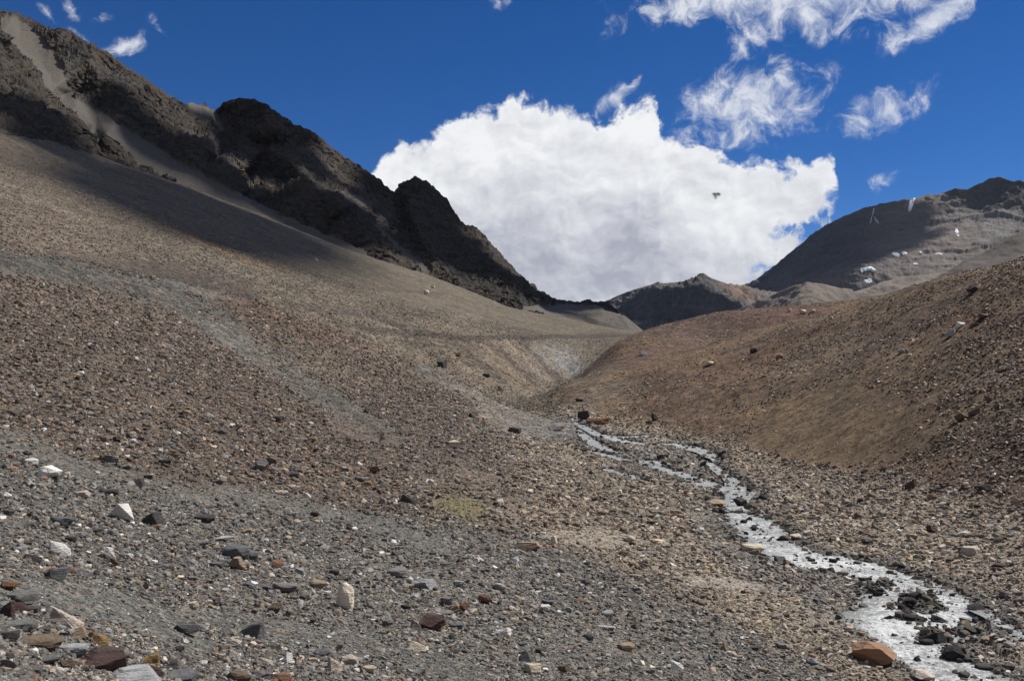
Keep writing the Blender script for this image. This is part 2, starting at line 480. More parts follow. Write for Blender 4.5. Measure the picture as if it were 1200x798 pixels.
# stream bed
q, W, bank = stream_q(Xf, Yf)
near = bank < 8
bedn = fbm(Xf[near]*1.3, Yf[near]*1.3, 0, 4, 0.55)
bk = bank[near]
tgt = np.where(q[near] < 1, W[near] - 0.16*(1-np.clip(q[near], 0, 1)**2) - 0.03, W[near] + 0.03 + np.clip(bk, 0, 3)*0.10) + bedn*np.where(df[near] > 52, .30, .15)
mixw = sstep(0.0, 2.2, bk)
Zf[near] = tgt*(1-mixw) + Zf[near]*mixw
_px, _py = to_px(Xf, Yf, Zf)
isl = np.maximum.reduce([blob(_px, _py, 1074, 716, 24, 13, 0, .8), .8*blob(_px, _py, 1060, 731, 18, 5, 0, .8), .9*blob(_px, _py, 1092, 750, 16, 9, 0, .8), .9*blob(_px, _py, 1117, 771, 14, 8, 0, .8),
      .7*blob(_px, _py, 1128, 742, 10, 5, 0, .8), .7*blob(_px, _py, 1030, 693, 14, 5, 0, .8)])*(bank < 1.0)*(df < 60)
Zf += isl*.34
gul = pline(_px, _py, [(508,536,7),(545,548,9),(578,566,9),(598,590,9),(608,612,7)], 1.0)*(df < 75)*(df > 25)
gu2 = pline(_px, _py, [(250,352,8),(300,392,9),(352,440,9),(402,484,9),(440,508,8)], 1.0)*(df < 108)*(df > 30)
Zf -= gul*.12 + gu2*.30
# undulation
dl = np.clip((df-8)/60, 0, 1)
dry = sstep(0.2, 2.5, bank)
und = 0.30*fbm(Xf/9, Yf/9, 1.3, 3)*np.clip(df/60, 0.15, 1.6) + 0.10*fbm(Xf/2.3, Yf/2.3, 4.1, 3)*np.clip(df/40, 0.2, 1.3)
Zf += und*np.where(df < 800, 1, 0)*dry
PXg, PYg = to_px(Xf, Yf, Zf)
infront = Yf > 1
GRID = dict(Z=Zf.reshape(NR, NC))

def lin(c): return np.array([((v/255+0.055)/1.055)**2.4 if v > 10 else v/255/12.92 for v in c])
# zones -----------------------------------------------------------------------
brk = np.interp(PXg, [-200, 0, 100, 200, 300, 400, 500, 560, 600, 640, 670], [92, 88, 97, 107, 110, 113, 111, 107, 102, 101, 97])
hillfoot = np.interp(PXg, [640, 660, 720, 800, 900, 1000, 1100, 1200, 1360], [114, 112, 105, 97, 77.5, 66.5, 56.5, 51, 46])
is_right = sstep(640, 668, PXg)
n_l = fbm(Xf/14, Yf/14, 7.7, 4); n_m = fbm(Xf/3.5, Yf/3.5, 2.2, 4)
px_w = PXg + 14*n_m*np.clip(40/df, .3, 3)**.5; py_w = PYg + 9*fbm(Xf/5, Yf/5, 9.2, 3)
hillmax = np.interp(PXg, [640, 660, 720, 760, 800], [134, 150, 180, 195, 500])
hill = sstep(-4, 5, df - hillfoot + 3*n_m)*is_right*sstep(10, 0, df - hillmax)
fan = sstep(-1.5, 2.5, df - brk)*(1-hill)*(1-is_right*sstep(142, 128, df))
bed = (1-fan)*(1-hill)*sstep(555, 645, px_w - 2.1*np.maximum(py_w-605, 0))
low = (1-fan)*(1-hill)*(1-bed)*sstep(-14, 14, py_w - np.interp(px_w, [-200, 0, 240, 420, 560, 700], [480, 505, 585, 600, 612, 640]))
# colours (albedo)
c_rub = np.array([.092, .074, .058]); c_grey = np.array([.090, .092, .083]); c_bed = np.array([.205, .174, .128])
c_fan = np.array([.096, .083, .061]); c_hill = np.array([.084, .053, .028]); c_wet = np.array([.085, .086, .082])
def mixc(A, B, m): return A*(1-m[:, None]) + np.asarray(B)*m[:, None]
colr = np.tile(c_rub, (len(Xf), 1))
colr = mixc(colr, [.098, .094, .082], low)
colr = mixc(colr, c_bed, bed)
colr = mixc(colr, c_fan, fan)
colr = mixc(colr, c_hill, hill)
fine = np.zeros(len(Xf))         # 1 = fine gravel/sand, few stones
def paint(mask, c, f=0.0, s=1.0):
    global colr, fine
    mk = np.clip(mask*s, 0, 1)
    colr = mixc(colr, c, mk)
    fine = np.maximum(fine*(1-mk*(f < 0)), mk*max(f, 0))
nearL = (1-fan)*(1-hill)
# grey slaty gravel bands on the near slope
for pts in ([( -40,520,16),(30,515,14),(90,548,13),(160,572,14),(240,578,13),(330,585,12),(420,610,10),(520,640,8)],
            [(-20,640,18),(20,600,10)],
            [(0,690,20),(90,700,22),(180,720,20),(240,760,16)],
            [(200,720,12),(300,735,16),(420,755,16),(560,790,16)],
            [(40,300,10),(130,330,11),(200,345,16),(260,385,18),(330,430,16),(400,478,16),(440,505,16),(520,545,16),(590,575,9),(605,610,8)],
            [(200,330,9),(290,352,6)],
            [(500,430,14),(560,460,16),(620,490,20),(660,505,14)],
            [(400,490,18),(460,530,22),(530,560,14)]):
    paint(nearL*pline(px_w, py_w, pts, 1.0)*np.clip(0.72+0.75*n_l+.55*n_m, 0, 1), c_grey, 0.72, 1.0)
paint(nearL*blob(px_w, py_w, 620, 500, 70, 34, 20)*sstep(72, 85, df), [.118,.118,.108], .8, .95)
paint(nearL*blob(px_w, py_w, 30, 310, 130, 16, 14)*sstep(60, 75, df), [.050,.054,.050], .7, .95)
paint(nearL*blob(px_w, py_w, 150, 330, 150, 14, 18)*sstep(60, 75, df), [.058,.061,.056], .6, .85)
# reddish brown rubble
paint(nearL*blob(px_w, py_w, 350, 375, 90, 18, 18)*sstep(75, 90, df), [.092,.062,.044], 0, .9)
paint(nearL*blob(px_w, py_w, 330, 520, 210, 50, 12), [.086,.064,.048], 0, .8)
paint(nearL*blob(px_w, py_w, 120, 450, 170, 90, 20), [.088,.070,.055], 0, .7)
paint(nearL*blob(px_w, py_w, 620, 590, 120, 40, 10), [.165,.128,.095], 0, .55)
paint(nearL*blob(px_w, py_w, 560, 480, 60, 22, 25), [.145,.12,.095], 0, .5)
paint(nearL*blob(px_w, py_w, 545, 592, 34, 16, 15, .8), [.112,.100,.044], .75, .9)      # ochre-green patch
paint(nearL*blob(px_w, py_w, 515, 610, 16, 10, 15, .8), [.105,.092,.05], .4, .5)
paint(nearL*blob(px_w, py_w, 380, 428, 22, 9, 15, .8), [.105,.095,.06], .5, .5)
# sandy shelf and dark wet margins in the bed
paint(nearL*blob(px_w, py_w, 690, 630, 70, 10, 4), [.20,.175,.14], .9, .8)
paint(nearL*blob(px_w, py_w, 845, 686, 60, 8, 4), [.21,.185,.155], .95, .9)
paint(nearL*blob(px_w, py_w, 910, 672, 90, 22, 22), [.115,.115,.11], .2, .85)
paint(nearL*blob(px_w, py_w, 830, 610, 30, 22, 40), [.13,.13,.122], .2, .7)
paint(nearL*blob(px_w, py_w, 1180, 690, 90, 60, 20), [.20,.165,.13], 0, .6)
paint(nearL*blob(px_w, py_w, 1000, 590, 120, 28, 10), [.185,.15,.118], 0, .5)
paint(nearL*sstep(52, 60, df)*pline(px_w, py_w, [(680,505,14),(730,525,20),(790,545,20),(850,575,18)], 1.0), [.165,.160,.146], .2, .9)
paint(nearL*blob(px_w, py_w, 985, 700, 70, 40, 25), [.13,.128,.12], .2, .7)
paint(sstep(1.2, 0.1, bank + 0.6*n_m)*nearL, c_wet, .1, .9)
# right hill
paint(hill*blob(px_w, py_w, 975, 500, 95, 50, -8, .7), [.102,.070,.037], .95, .95)
paint(hill*blob(px_w, py_w, 1050, 440, 60, 40, -30, .7), [.102,.070,.037], .8, .6)
paint(hill*blob(px_w, py_w, 760, 420, 110, 18, -12, .7)*sstep(118, 130, df), [.072,.043,.030], .7, .85)
paint(hill*blob(px_w, py_w, 860, 425, 110, 14, -20, .7), [.098,.054,.033], .6, .8)
paint(hill*blob(px_w, py_w, 900, 372, 70, 14, 0, .7)*sstep(165, 175, df), [.080,.042,.032], .3, .9)
paint(hill*blob(px_w, py_w, 800, 392, 90, 14, 0, .7)*sstep(155, 170, df), [.062,.045,.034], .5, .9)
paint(hill*blob(px_w, py_w, 1090, 470, 60, 16, -5, .7), [.075,.042,.033], .1, .6)
paint(hill*blob(px_w, py_w, 700, 460, 50, 26, -10, .7), [.10,.082,.060], .8, .8)
paint(hill*blob(px_w, py_w, 820, 470, 60, 30, -10, .7), [.095,.062,.041], .8, .7)
paint(hill*blob(px_w, py_w, 990, 410, 110, 26, -25, .6), [.12,.09,.062], 0, .6)
paint(hill*blob(px_w, py_w, 1180, 500, 90, 80, -20, .6), [.085,.065,.048], 0, .6)
hp1 = fbm(Xf/7+.3*Yf/7, Yf/11, 15.0, 5, .62); hp2 = fbm(Xf/3.2, Yf/4.5, 19.0, 4, .6)
paint(hill*sstep(.10, .32, hp1), [.058, .035, .022], .15, .7)
paint(hill*sstep(.12, .34, -hp1), [.118, .080, .041], .3, .7)
paint(hill*sstep(.22, .42, hp2), [.075, .050, .034], 0, .6)
paint(hill*blob(px_w, py_w, 840, 384, 90, 17, -4, .7)*sstep(160, 172, df), [.056, .032, .025], .4, .9)
paint(hill*blob(px_w, py_w, 920, 372, 60, 12, 0, .7)*sstep(165, 178, df), [.075, .036, .027], .3, .9)
paint(hill*pline(px_w, PYg, [(1000,362,5),(900,388,6),(800,420,7),(720,440,6)], 1.0)*sstep(155, 148, df), [.112, .074, .041], .3, .75)  # sunlit edge of the near crest painted in as an ochre line
paint(hill*blob(px_w, py_w, 985, 505, 85, 42, -8, .7), [.104, .071, .037], .9, .85)
# the big fan: pale streaks, rusty lines, grey cut bank
fanG = fan
paint(fanG*pline(px_w, PYg, [(170,250,3),(230,280,4),(290,306,3),(340,316,2)], 1.0), [.14,.088,.05], .3, .8)
paint(fanG*pline(px_w, PYg, [(440,392,8),(520,380,8),(560,372,6)], 1.0), [.15,.128,.10], .3, .6)
paint(fanG*pline(px_w, PYg, [(400,335,3),(520,345,2)], 1.0), [.062,.052,.042], .3, .8)
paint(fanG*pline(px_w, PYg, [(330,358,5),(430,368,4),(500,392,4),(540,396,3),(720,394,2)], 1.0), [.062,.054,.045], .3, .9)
paint(fanG*pline(px_w, PYg, [(60,297,6),(140,312,10),(210,322,12),(290,345,8)], 1.0), [.038,.034,.030], .6, .95)  # shade of the cut slope at the fan toe, painted as a dark strip
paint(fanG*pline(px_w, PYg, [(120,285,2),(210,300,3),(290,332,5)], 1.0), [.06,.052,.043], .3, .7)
paint(fanG*blob(px_w, py_w, 655, 426, 30, 17, 25, .7), [.19,.192,.188], .6, .85)
paint(fanG*blob(px_w, py_w, 590, 425, 60, 22, 35, .7), [.135,.110,.082], .4, .8)
paint(fanG*blob(px_w, py_w, 60, 250, 120, 60, 25, .6), [.118,.096,.074], .3, .6)
fall = fbm((Xf*.55+Yf*.83)/3.2, (Xf*.83-Yf*.55)/46, 3.0, 4, .6)
hstr = fbm((Xf*.35+Yf*.94)/5.0, (Xf*.94-Yf*.35)/28, 6.0, 5, .6)
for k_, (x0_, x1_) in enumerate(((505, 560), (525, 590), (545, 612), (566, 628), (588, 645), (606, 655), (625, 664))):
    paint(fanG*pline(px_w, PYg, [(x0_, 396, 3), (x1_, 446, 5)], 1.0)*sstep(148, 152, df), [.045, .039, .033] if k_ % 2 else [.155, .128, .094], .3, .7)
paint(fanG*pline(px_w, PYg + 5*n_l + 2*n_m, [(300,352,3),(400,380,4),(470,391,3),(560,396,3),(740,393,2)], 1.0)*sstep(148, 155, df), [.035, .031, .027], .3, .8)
colr *= (1 + 0.16*n_l + 0.16*n_m + .30*fall*fan + (.42*hstr + .25*n_l)*hill + .16*fall*nearL*sstep(40, 70, df))[:, None]
# rubble relief: grows with distance like the smallest stones the eye still separates
rough = np.clip(df*0.0020, 0.008, 0.40)*(1-0.8*fine)*np.where(df < 450, 1, 0)*np.where(bank < 0, 0.25, 1)
rough *= (1-0.45*fan)*(1-.45*hill)
lev = np.log2(np.clip(df/6, 1, 128)); l0 = np.floor(lev); fr = lev - l0
rn = np.zeros(len(Xf))
for kx in range(8):
    sel = (l0 == kx)
    for kk, ww in ((kx, 1-fr), (kx+1, fr)):
        if sel.any():
            sc_ = 0.045*2**kk
            xs, ys = Xf[sel]/sc_, Yf[sel]/sc_
            rn[sel] += ww[sel]*(perlin(xs, ys, 0.3) + 0.8*perlin(xs*0.47+3, ys*0.47, 3.3))
Zf += rough*rn + hill*(.38*hstr + .25*hp1)*(bank > 3)
spk = np.clip(rn, -1, 1)
Zg = Zf.reshape(NR, NC)
Vg = np.c_[Xf, Yf, Zf]
GRID['Z'] = Zg
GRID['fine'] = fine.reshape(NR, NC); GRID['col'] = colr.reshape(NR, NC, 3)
for nm, a in (('fan', fan), ('hill', hill), ('low', low), ('bed', bed), ('bank', bank), ('W', W), ('isl', isl)): GRID[nm] = a.reshape(NR, NC)

def gsample(az, d, what='Z'):
    """bilinear sample of a ground layer"""
    A = GRID[what]
    az = np.asarray(az, float); d = np.asarray(d, float)
    u = np.clip((az+0.70)/1.40*(AZN-1), 0, AZN-1.001)
    v = np.clip(np.interp(np.log(d), LD, np.arange(NR)), 0, NR-1.001)
    i = v.astype(int); j = u.astype(int); fv = v-i; fu = u-j
    if A.ndim == 3: fv = fv[..., None]; fu = fu[..., None]
    return (A[i, j]*(1-fv)*(1-fu) + A[i, j+1]*(1-fv)*fu + A[i+1, j]*fv*(1-fu) + A[i+1, j+1]*fv*fu)

def ground_hit(px, py, d0=5, d1=420):
    return hit_fn(lambda a, d: gsample(a, d), px, py, d0, d1, 2500)

def ground_material():
    m, t, bs = material('scree_ground')
    geo = t.new('ShaderNodeNewGeometry')
    pos = geo.outputs['Position']
    dist = t.vm('LENGTH', pos)
    base = t.attr('Col'); fi = t.attr('Mask')
    sepm = t.new('ShaderNodeSeparateColor'); t.l.new(fi, sepm.inputs[0])
    # pebble cells in three sizes
    h = None; col = base
    farm = sepm.outputs[2]; nearm = t.m('SUBTRACT', 1.0, farm)
    tot = 1.0
    for sc, amt, w in ((26.0, 1.25, nearm), (9.0, .95, None), (3.0, .9, farm), (1.3, .7, farm)):
        nd = t.new('ShaderNodeTexVoronoi', feature='F1'); t.l.new(pos, nd.inputs['Vector']); nd.inputs['Scale'].default_value = sc
        sv = t.new('ShaderNodeSeparateColor'); t.l.new(nd.outputs['Color'], sv.inputs[0])
        val = t.m('SUBTRACT', t.m('POWER', sv.outputs[0], 1.7), .37)
        val = t.m('MULTIPLY', val, amt)
        if w is not None: val = t.m('MULTIPLY', val, w)
        tot = t.m('ADD', tot, val)
        tf = t.m('MULTIPLY', t.ramp(sv.outputs[1], 0.80, 0.95), 0.30)
        if w is not None: tf = t.m('MULTIPLY', tf, w)
        col = t.mix(tf, col, (0.20, 0.12, 0.07, 1))
    col = t.vm('SCALE', col, s=t.m('MAXIMUM', tot, .3))
    big = t.noise(pos, 0.09, 5, 0.6)
    col = t.vm('SCALE', col, s=t.ramp(big, 0.3, 0.7, 0.86, 1.14))
    t.l.new(col, bs.inputs['Base Color'])
    hh = t.m('ADD', t.m('MULTIPLY', t.voro(pos, 9.0, 'Distance'), 0.5), t.voro(pos, 3.0, 'Distance'))
    t.l.new(t.bump(hh, 0.05, 0.4), bs.inputs['Normal'])
    bs.inputs['Roughness'].default_value = 0.92
    return m
mat_ground = ground_material()
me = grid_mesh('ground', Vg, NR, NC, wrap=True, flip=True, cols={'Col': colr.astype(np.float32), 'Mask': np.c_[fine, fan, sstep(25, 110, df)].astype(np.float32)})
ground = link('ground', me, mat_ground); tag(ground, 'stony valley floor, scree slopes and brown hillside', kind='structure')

# ------------------------------------------------------------------ mountains
def rock_material(name, bumpd=1.5, scale=0.12, strata=0.0):
    m, t, bs = material(name)
    geo = t.new('ShaderNodeNewGeometry'); pos = geo.outputs['Position']
    base = t.attr('Col')
    mk = t.new('ShaderNodeSeparateColor'); t.l.new(t.attr('Mask'), mk.inputs[0])
    rockm = mk.outputs[0]
    n1 = t.noise(pos, scale*0.5, 7, 0.66); n2 = t.noise(pos, scale*4, 6, 0.65)
    st = t.noise(t.vm('MULTIPLY', pos, (0.25, 0.25, 1.6)), scale*1.5, 6, 0.6)
    g = t.m('ADD', 0.35, t.m('MULTIPLY', n1, 0.7)); g = t.m('ADD', g, t.m('MULTIPLY', t.m('SUBTRACT', n2, 0.5), 1.1)); g = t.m('ADD', g, t.m('MULTIPLY', t.m('SUBTRACT', st, 0.5), 0.9))
    g2 = t.m('ADD', 0.72, t.m('MULTIPLY', n2, 0.56))
    gg = t.m('ADD', t.m('MULTIPLY', g, rockm), t.m('MULTIPLY', g2, t.m('SUBTRACT', 1.0, rockm)))
    col = t.vm('SCALE', base, s=t.m('MAXIMUM', gg, 0.15))
    t.l.new(col, bs.inputs['Base Color'])
    h = t.m('ADD', t.noise(pos, scale*2, 9, 0.68), t.m('MULTIPLY', st, 0.5))
    h = t.m('MULTIPLY', h, t.m('ADD', 0.12, t.m('MULTIPLY', rockm, 0.88)))
    t.l.new(t.bump(h, bumpd, 1.0), bs.inputs['Normal'])
    return m

def sheet(name, crest, base, extra, x0, x1, step, nrow, mat, colfun, disp, back=(0.35, 120), jag=0.0, pxk=100.0, planar=False):
    """a mountain face between a crest line and a buried foot line, closed by a far side falling away"""
    crest = np.array(crest, float); base = np.array(base, float)
    xs = np.arange(x0, x1+step, step); nc = len(xs)
    cy = np.interp(xs, crest[:, 0], crest[:, 1]); by = np.interp(xs, base[:, 0], base[:, 1])
    jg = jag*(fbm(xs/9.0, xs*0+3.3, 0, 5, 0.65))*sstep(720, 690, xs) if x0 < 0 else jag*(fbm(xs/9.0, xs*0+3.3, 0, 5, 0.65))
    pts = np.vstack([crest, base] + ([np.array(extra, float)] if len(extra) else []))
    tp = TPS(pts[:, :2]/pxk, np.log(pts[:, 2]), 1e-3)
    v = np.linspace(0, 1, nrow)[:, None]
    PX = np.broadcast_to(xs, (nrow, nc)); PY = cy + (by-cy)*v + jg*np.exp(-v/.035)
    Dd = np.exp(tp(PX/pxk, PY/pxk))
    if planar:
        from mathutils.geometry import delaunay_2d_cdt
        vs, _, fs, ov, _, _ = delaunay_2d_cdt([Vector((p[0]/pxk, p[1]/pxk)) for p in pts], [], [], 0, 1e-5)
        val = np.array([np.log(pts[o_[0], 2]) for o_ in ov]); vv = np.array([v_[:] for v_ in vs])*pxk
        G_ = np.full(PX.shape, np.nan)
        for tri in fs:
            (ax, ay), (bx, by_), (cx, cy_) = vv[list(tri)]
            j0 = max(0, int((min(ax, bx, cx)-x0)/step)); j1 = min(nc, int((max(ax, bx, cx)-x0)/step)+2)
            if j1 <= j0: continue
            X_s, Y_s = PX[:, j0:j1], PY[:, j0:j1]
            den = (by_-cy_)*(ax-cx) + (cx-bx)*(ay-cy_)
            if abs(den) < 1e-9: continue
            w0 = ((by_-cy_)*(X_s-cx) + (cx-bx)*(Y_s-cy_))/den; w1 = ((cy_-ay)*(X_s-cx) + (ax-cx)*(Y_s-cy_))/den; w2 = 1-w0-w1
            m_ = (w0 > -1e-6) & (w1 > -1e-6) & (w2 > -1e-6)
            blk = G_[:, j0:j1]; blk[m_] = (w0*val[tri[0]] + w1*val[tri[1]] + w2*val[tri[2]])[m_]
        bad = np.isnan(G_); G_[bad] = np.log(Dd)[bad]
        # facets meet in sharp ribs: only a touch of smoothing
        for ax_ in (0, 1, 0, 1):
            G_ = (np.roll(G_, 1, ax_) + 2*G_ + np.roll(G_, -1, ax_))/4 if False else np.apply_along_axis(lambda r: np.convolve(np.pad(r, 3, 'edge'), np.array([1, 2, 3, 4, 3, 2, 1])/16., 'valid'), ax_, G_)
        Dd = np.exp(.8*G_ + .2*np.log(Dd))
    a, tt = azt(PX, PY)
    x = Dd*np.sin(a); y = Dd*np.cos(a); z = Dd*tt
    P = np.stack([x, y, z], -1)
    # normals of the smooth face
    du = np.gradient(P, axis=1); dv = np.gradient(P, axis=0)
    N = np.cross(dv, du); N /= np.linalg.norm(N, axis=-1)[..., None] + 1e-9
    N *= np.where((N*P).sum(-1) > 0, -1, 1)[..., None]
    col, rockm = colfun(PX, PY, P)
    amp = disp(P, PX, PY, rockm, Dd)
    amp = amp*sstep(0.0, 0.03, v)      # the crest keeps its drawn line
    P = P + N*amp[..., None]
    # far side
    nb = 14
    rows = []
    c0 = P[0]
    hd = c0[:, :2]/np.linalg.norm(c0[:, :2], axis=1)[:, None]
    for k in range(nb, 0, -1):
        f = k/nb
        b = c0.copy(); b[:, :2] += hd*(back[1]*f); b[:, 2] -= back[0]*back[1]*f*(0.7+0.6*f)
        b[:, 2] += 0.04*back[1]*fbm(b[:, 0]/30, b[:, 1]/30, 5.0, 4)*f
        rows.append(b)
    Pall = np.concatenate([np.array(rows), P], 0)
    ca = np.concatenate([np.repeat(col[:1], nb, 0), col], 0).reshape(-1, 3)
    ma = np.concatenate([np.repeat(rockm[:1], nb, 0), rockm], 0).reshape(-1)
    me = grid_mesh(name, Pall.reshape(-1, 3), nrow+nb, nc, cols={'Col': ca.astype(np.float32), 'Mask': np.c_[ma, ma, ma].astype(np.float32)})
    return link(name, me, mat), (xs, cy, by, P, N)

# --- the dark crags on the left
def ridge():
    crest = [(-240,-70,600),(-100,-30,585),(0,12,560),(20,15,550),(40,25,540),(60,34,525),(70,33,520),(85,37,520),(100,48,515),(125,60,512),(150,80,510),(175,95,512),(195,110,520),(215,124,535),(225,121,575),(240,122,590),(252,131,580),(262,119,575),(280,116,575),(298,117,570),
             (310,122,568),(330,135,568),(350,148,570),(370,155,575),(385,170,580),(410,188,585),(430,200,592),(445,210,600),(455,222,612),(466,223,618),(472,214,610),(485,208,600),(488,207,598),(500,212,600),(515,225,605),(525,235,608),(540,258,612),(560,271,618),
             (580,290,625),(600,312,632),(615,327,640),(630,341,630),(655,352,600),(680,353,580),(688,350.5,575),(695,352,570),(712,354,550),(730,368,520),(752,386,490),(800,420,480)]
    base = [(-240,230,240),(0,250,280),(100,270,300),(200,290,350),(300,310,370),(400,340,390),(500,370,395),(600,400,400),(700,420,420),(800,440,420)]
    extra = [(0,45,430),(20,75,420),(45,86,418),(65,102,412),(90,125,402),(105,145,395),(125,156,388),(135,166,385),(0,110,360),(0,160,300),(40,190,300),(65,208,305),(90,215,315),(120,190,365),(40,140,335),(75,165,345),
             (20,50,490),(50,78,470),(75,112,445),(110,150,412),(150,175,398),(200,215,380),(35,35,520),
             (90,108,462),(110,130,448),(150,160,425),(200,195,405),(250,220,400),(290,240,400),(330,262,402),(100,75,480),(130,100,468),(150,125,455),(125,80,495),(180,140,465),(190,170,440),(210,150,470),
             (232,140,520),(250,162,472),(280,200,435),(300,225,420),(225,170,440),(240,195,420),
             (256,145,575),(270,170,545),(290,205,500),(318,240,440),(270,140,575),(285,160,560),
             (304,119,566),(318,150,520),(340,190,478),(362,212,462),(400,237,440),(310,175,535),(325,210,490),
             (345,160,560),(380,185,560),(400,212,540),(430,225,560),(350,175,535),(420,240,480),
             (340,268,410),(400,292,400),(460,312,400),(500,324,402),(380,265,425),(430,280,425),
             (462,235,590),(470,260,560),(485,290,480),(500,312,430),(450,260,500),
             (484,225,575),(482,250,540),(495,280,480),(520,315,420),(520,250,570),(540,280,545),(560,300,520),(590,325,480),(620,345,470),
             (560,346,405),(600,362,402),(640,368,430),(680,368,500),(650,362,500),(700,375,470),(740,390,440)]
    scree_polys = [([(12,30,12),(35,52,16),(60,85,16),(78,115,10),(95,130,8)], 1.0), ([(100,135,14),(150,170,16),(210,205,14),(270,235,12),(340,268,12),(420,300,10)], 1.0), ([(228,128,10),(250,140,9),(258,150,6)], 1.0),
                   ([(440,268,4),(470,295,5),(500,318,6)], .8), ([(615,362,4),(650,366,9),(690,372,18),(730,392,24),(780,430,34)], 1.0), ([(395,225,5),(430,240,5)], .6), ([(0,262,20),(100,272,20),(300,318,20),(500,382,20),(650,410,18)], 1.0)]
    def colfun(PX, PY, P):
        x, y, z = P[..., 0], P[..., 1], P[..., 2]
        wx = PX + 5*fbm(PX/12, PY/12, 1.0, 4); wy = PY + 5*fbm(PX/12, PY/12, 8.0, 4)
        sc = np.zeros(PX.shape)
        for pts, s in scree_polys: sc = np.maximum(sc, s*sstep(.35, .62, pline(wx, wy, pts, 1.0)))
        rock = 1-sc
        n = fbm(x/40, y/40, z/25, 5, 0.6); n2 = fbm(PX/25+9, PY/25, 0, 4)
        c = np.tile([.056, .049, .042], PX.shape + (1,)).reshape(PX.shape + (3,))*(1+0.5*n)[..., None]
        br = np.clip(0.5+1.2*n2, 0, 1)[..., None]
        c = c*(1-br) + c*np.array([1.25, 1.05, .85])*br
        scol = np.array([.088, .077, .064])*(1+0.22*n)[..., None]
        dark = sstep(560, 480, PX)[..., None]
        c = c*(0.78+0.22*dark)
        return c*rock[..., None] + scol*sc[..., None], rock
    def disp(P, PX, PY, rock, Dd):
        x, y, z = P[..., 0], P[..., 1], P[..., 2]
        # ribs and gullies lean down to the right, joints and beds break them into facets
        wx = x + 3*fbm(x/25, y/25, z/25, 3); wz = z + 3*fbm(x/25+7, y/25, z/25, 3)
        g = fbm((wx + .42*wz)/17, y/130, wz/190, 3, 0.5, ridged=True)
        f = fbm((wx + .5*wz)/6.5, y/40, wz/60, 4, 0.6, ridged=True)
        q1 = facets((wx + .4*wz)/17, y/17, (wz - .35*wx)/11, 1); q2 = facets((x + .4*z)/6.2, y/6.2, (z - .4*x)/3.6, 2); q3 = facets((x+.3*z)/2.4, y/2.4, (z-.4*x)/1.5, 3)
        a = rock*(4.2*g + 2.0*f + 1.0*q1 + .85*q2 + .45*q3)*sstep(700, 640, PX) + (1-rock)*(.12*q3) - 2.4*rock
        return a
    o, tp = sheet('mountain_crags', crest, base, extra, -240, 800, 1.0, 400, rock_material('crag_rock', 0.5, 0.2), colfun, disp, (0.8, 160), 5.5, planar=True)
    o.data.polygons.foreach_set('use_smooth', np.full(len(o.data.polygons), False))
    tag(o, 'dark jagged crags with scree chutes above the left side of the valley', kind='structure')
ridge()

def blobs_mix(c, PX, PY, lst):
    for (cx, cy, rx, ry, an, cc, s) in lst:
        m_ = blob(PX, PY, cx, cy, rx, ry, an, .6)[..., None]*s
        c = c*(1-m_) + np.array(cc)*m_
    return c

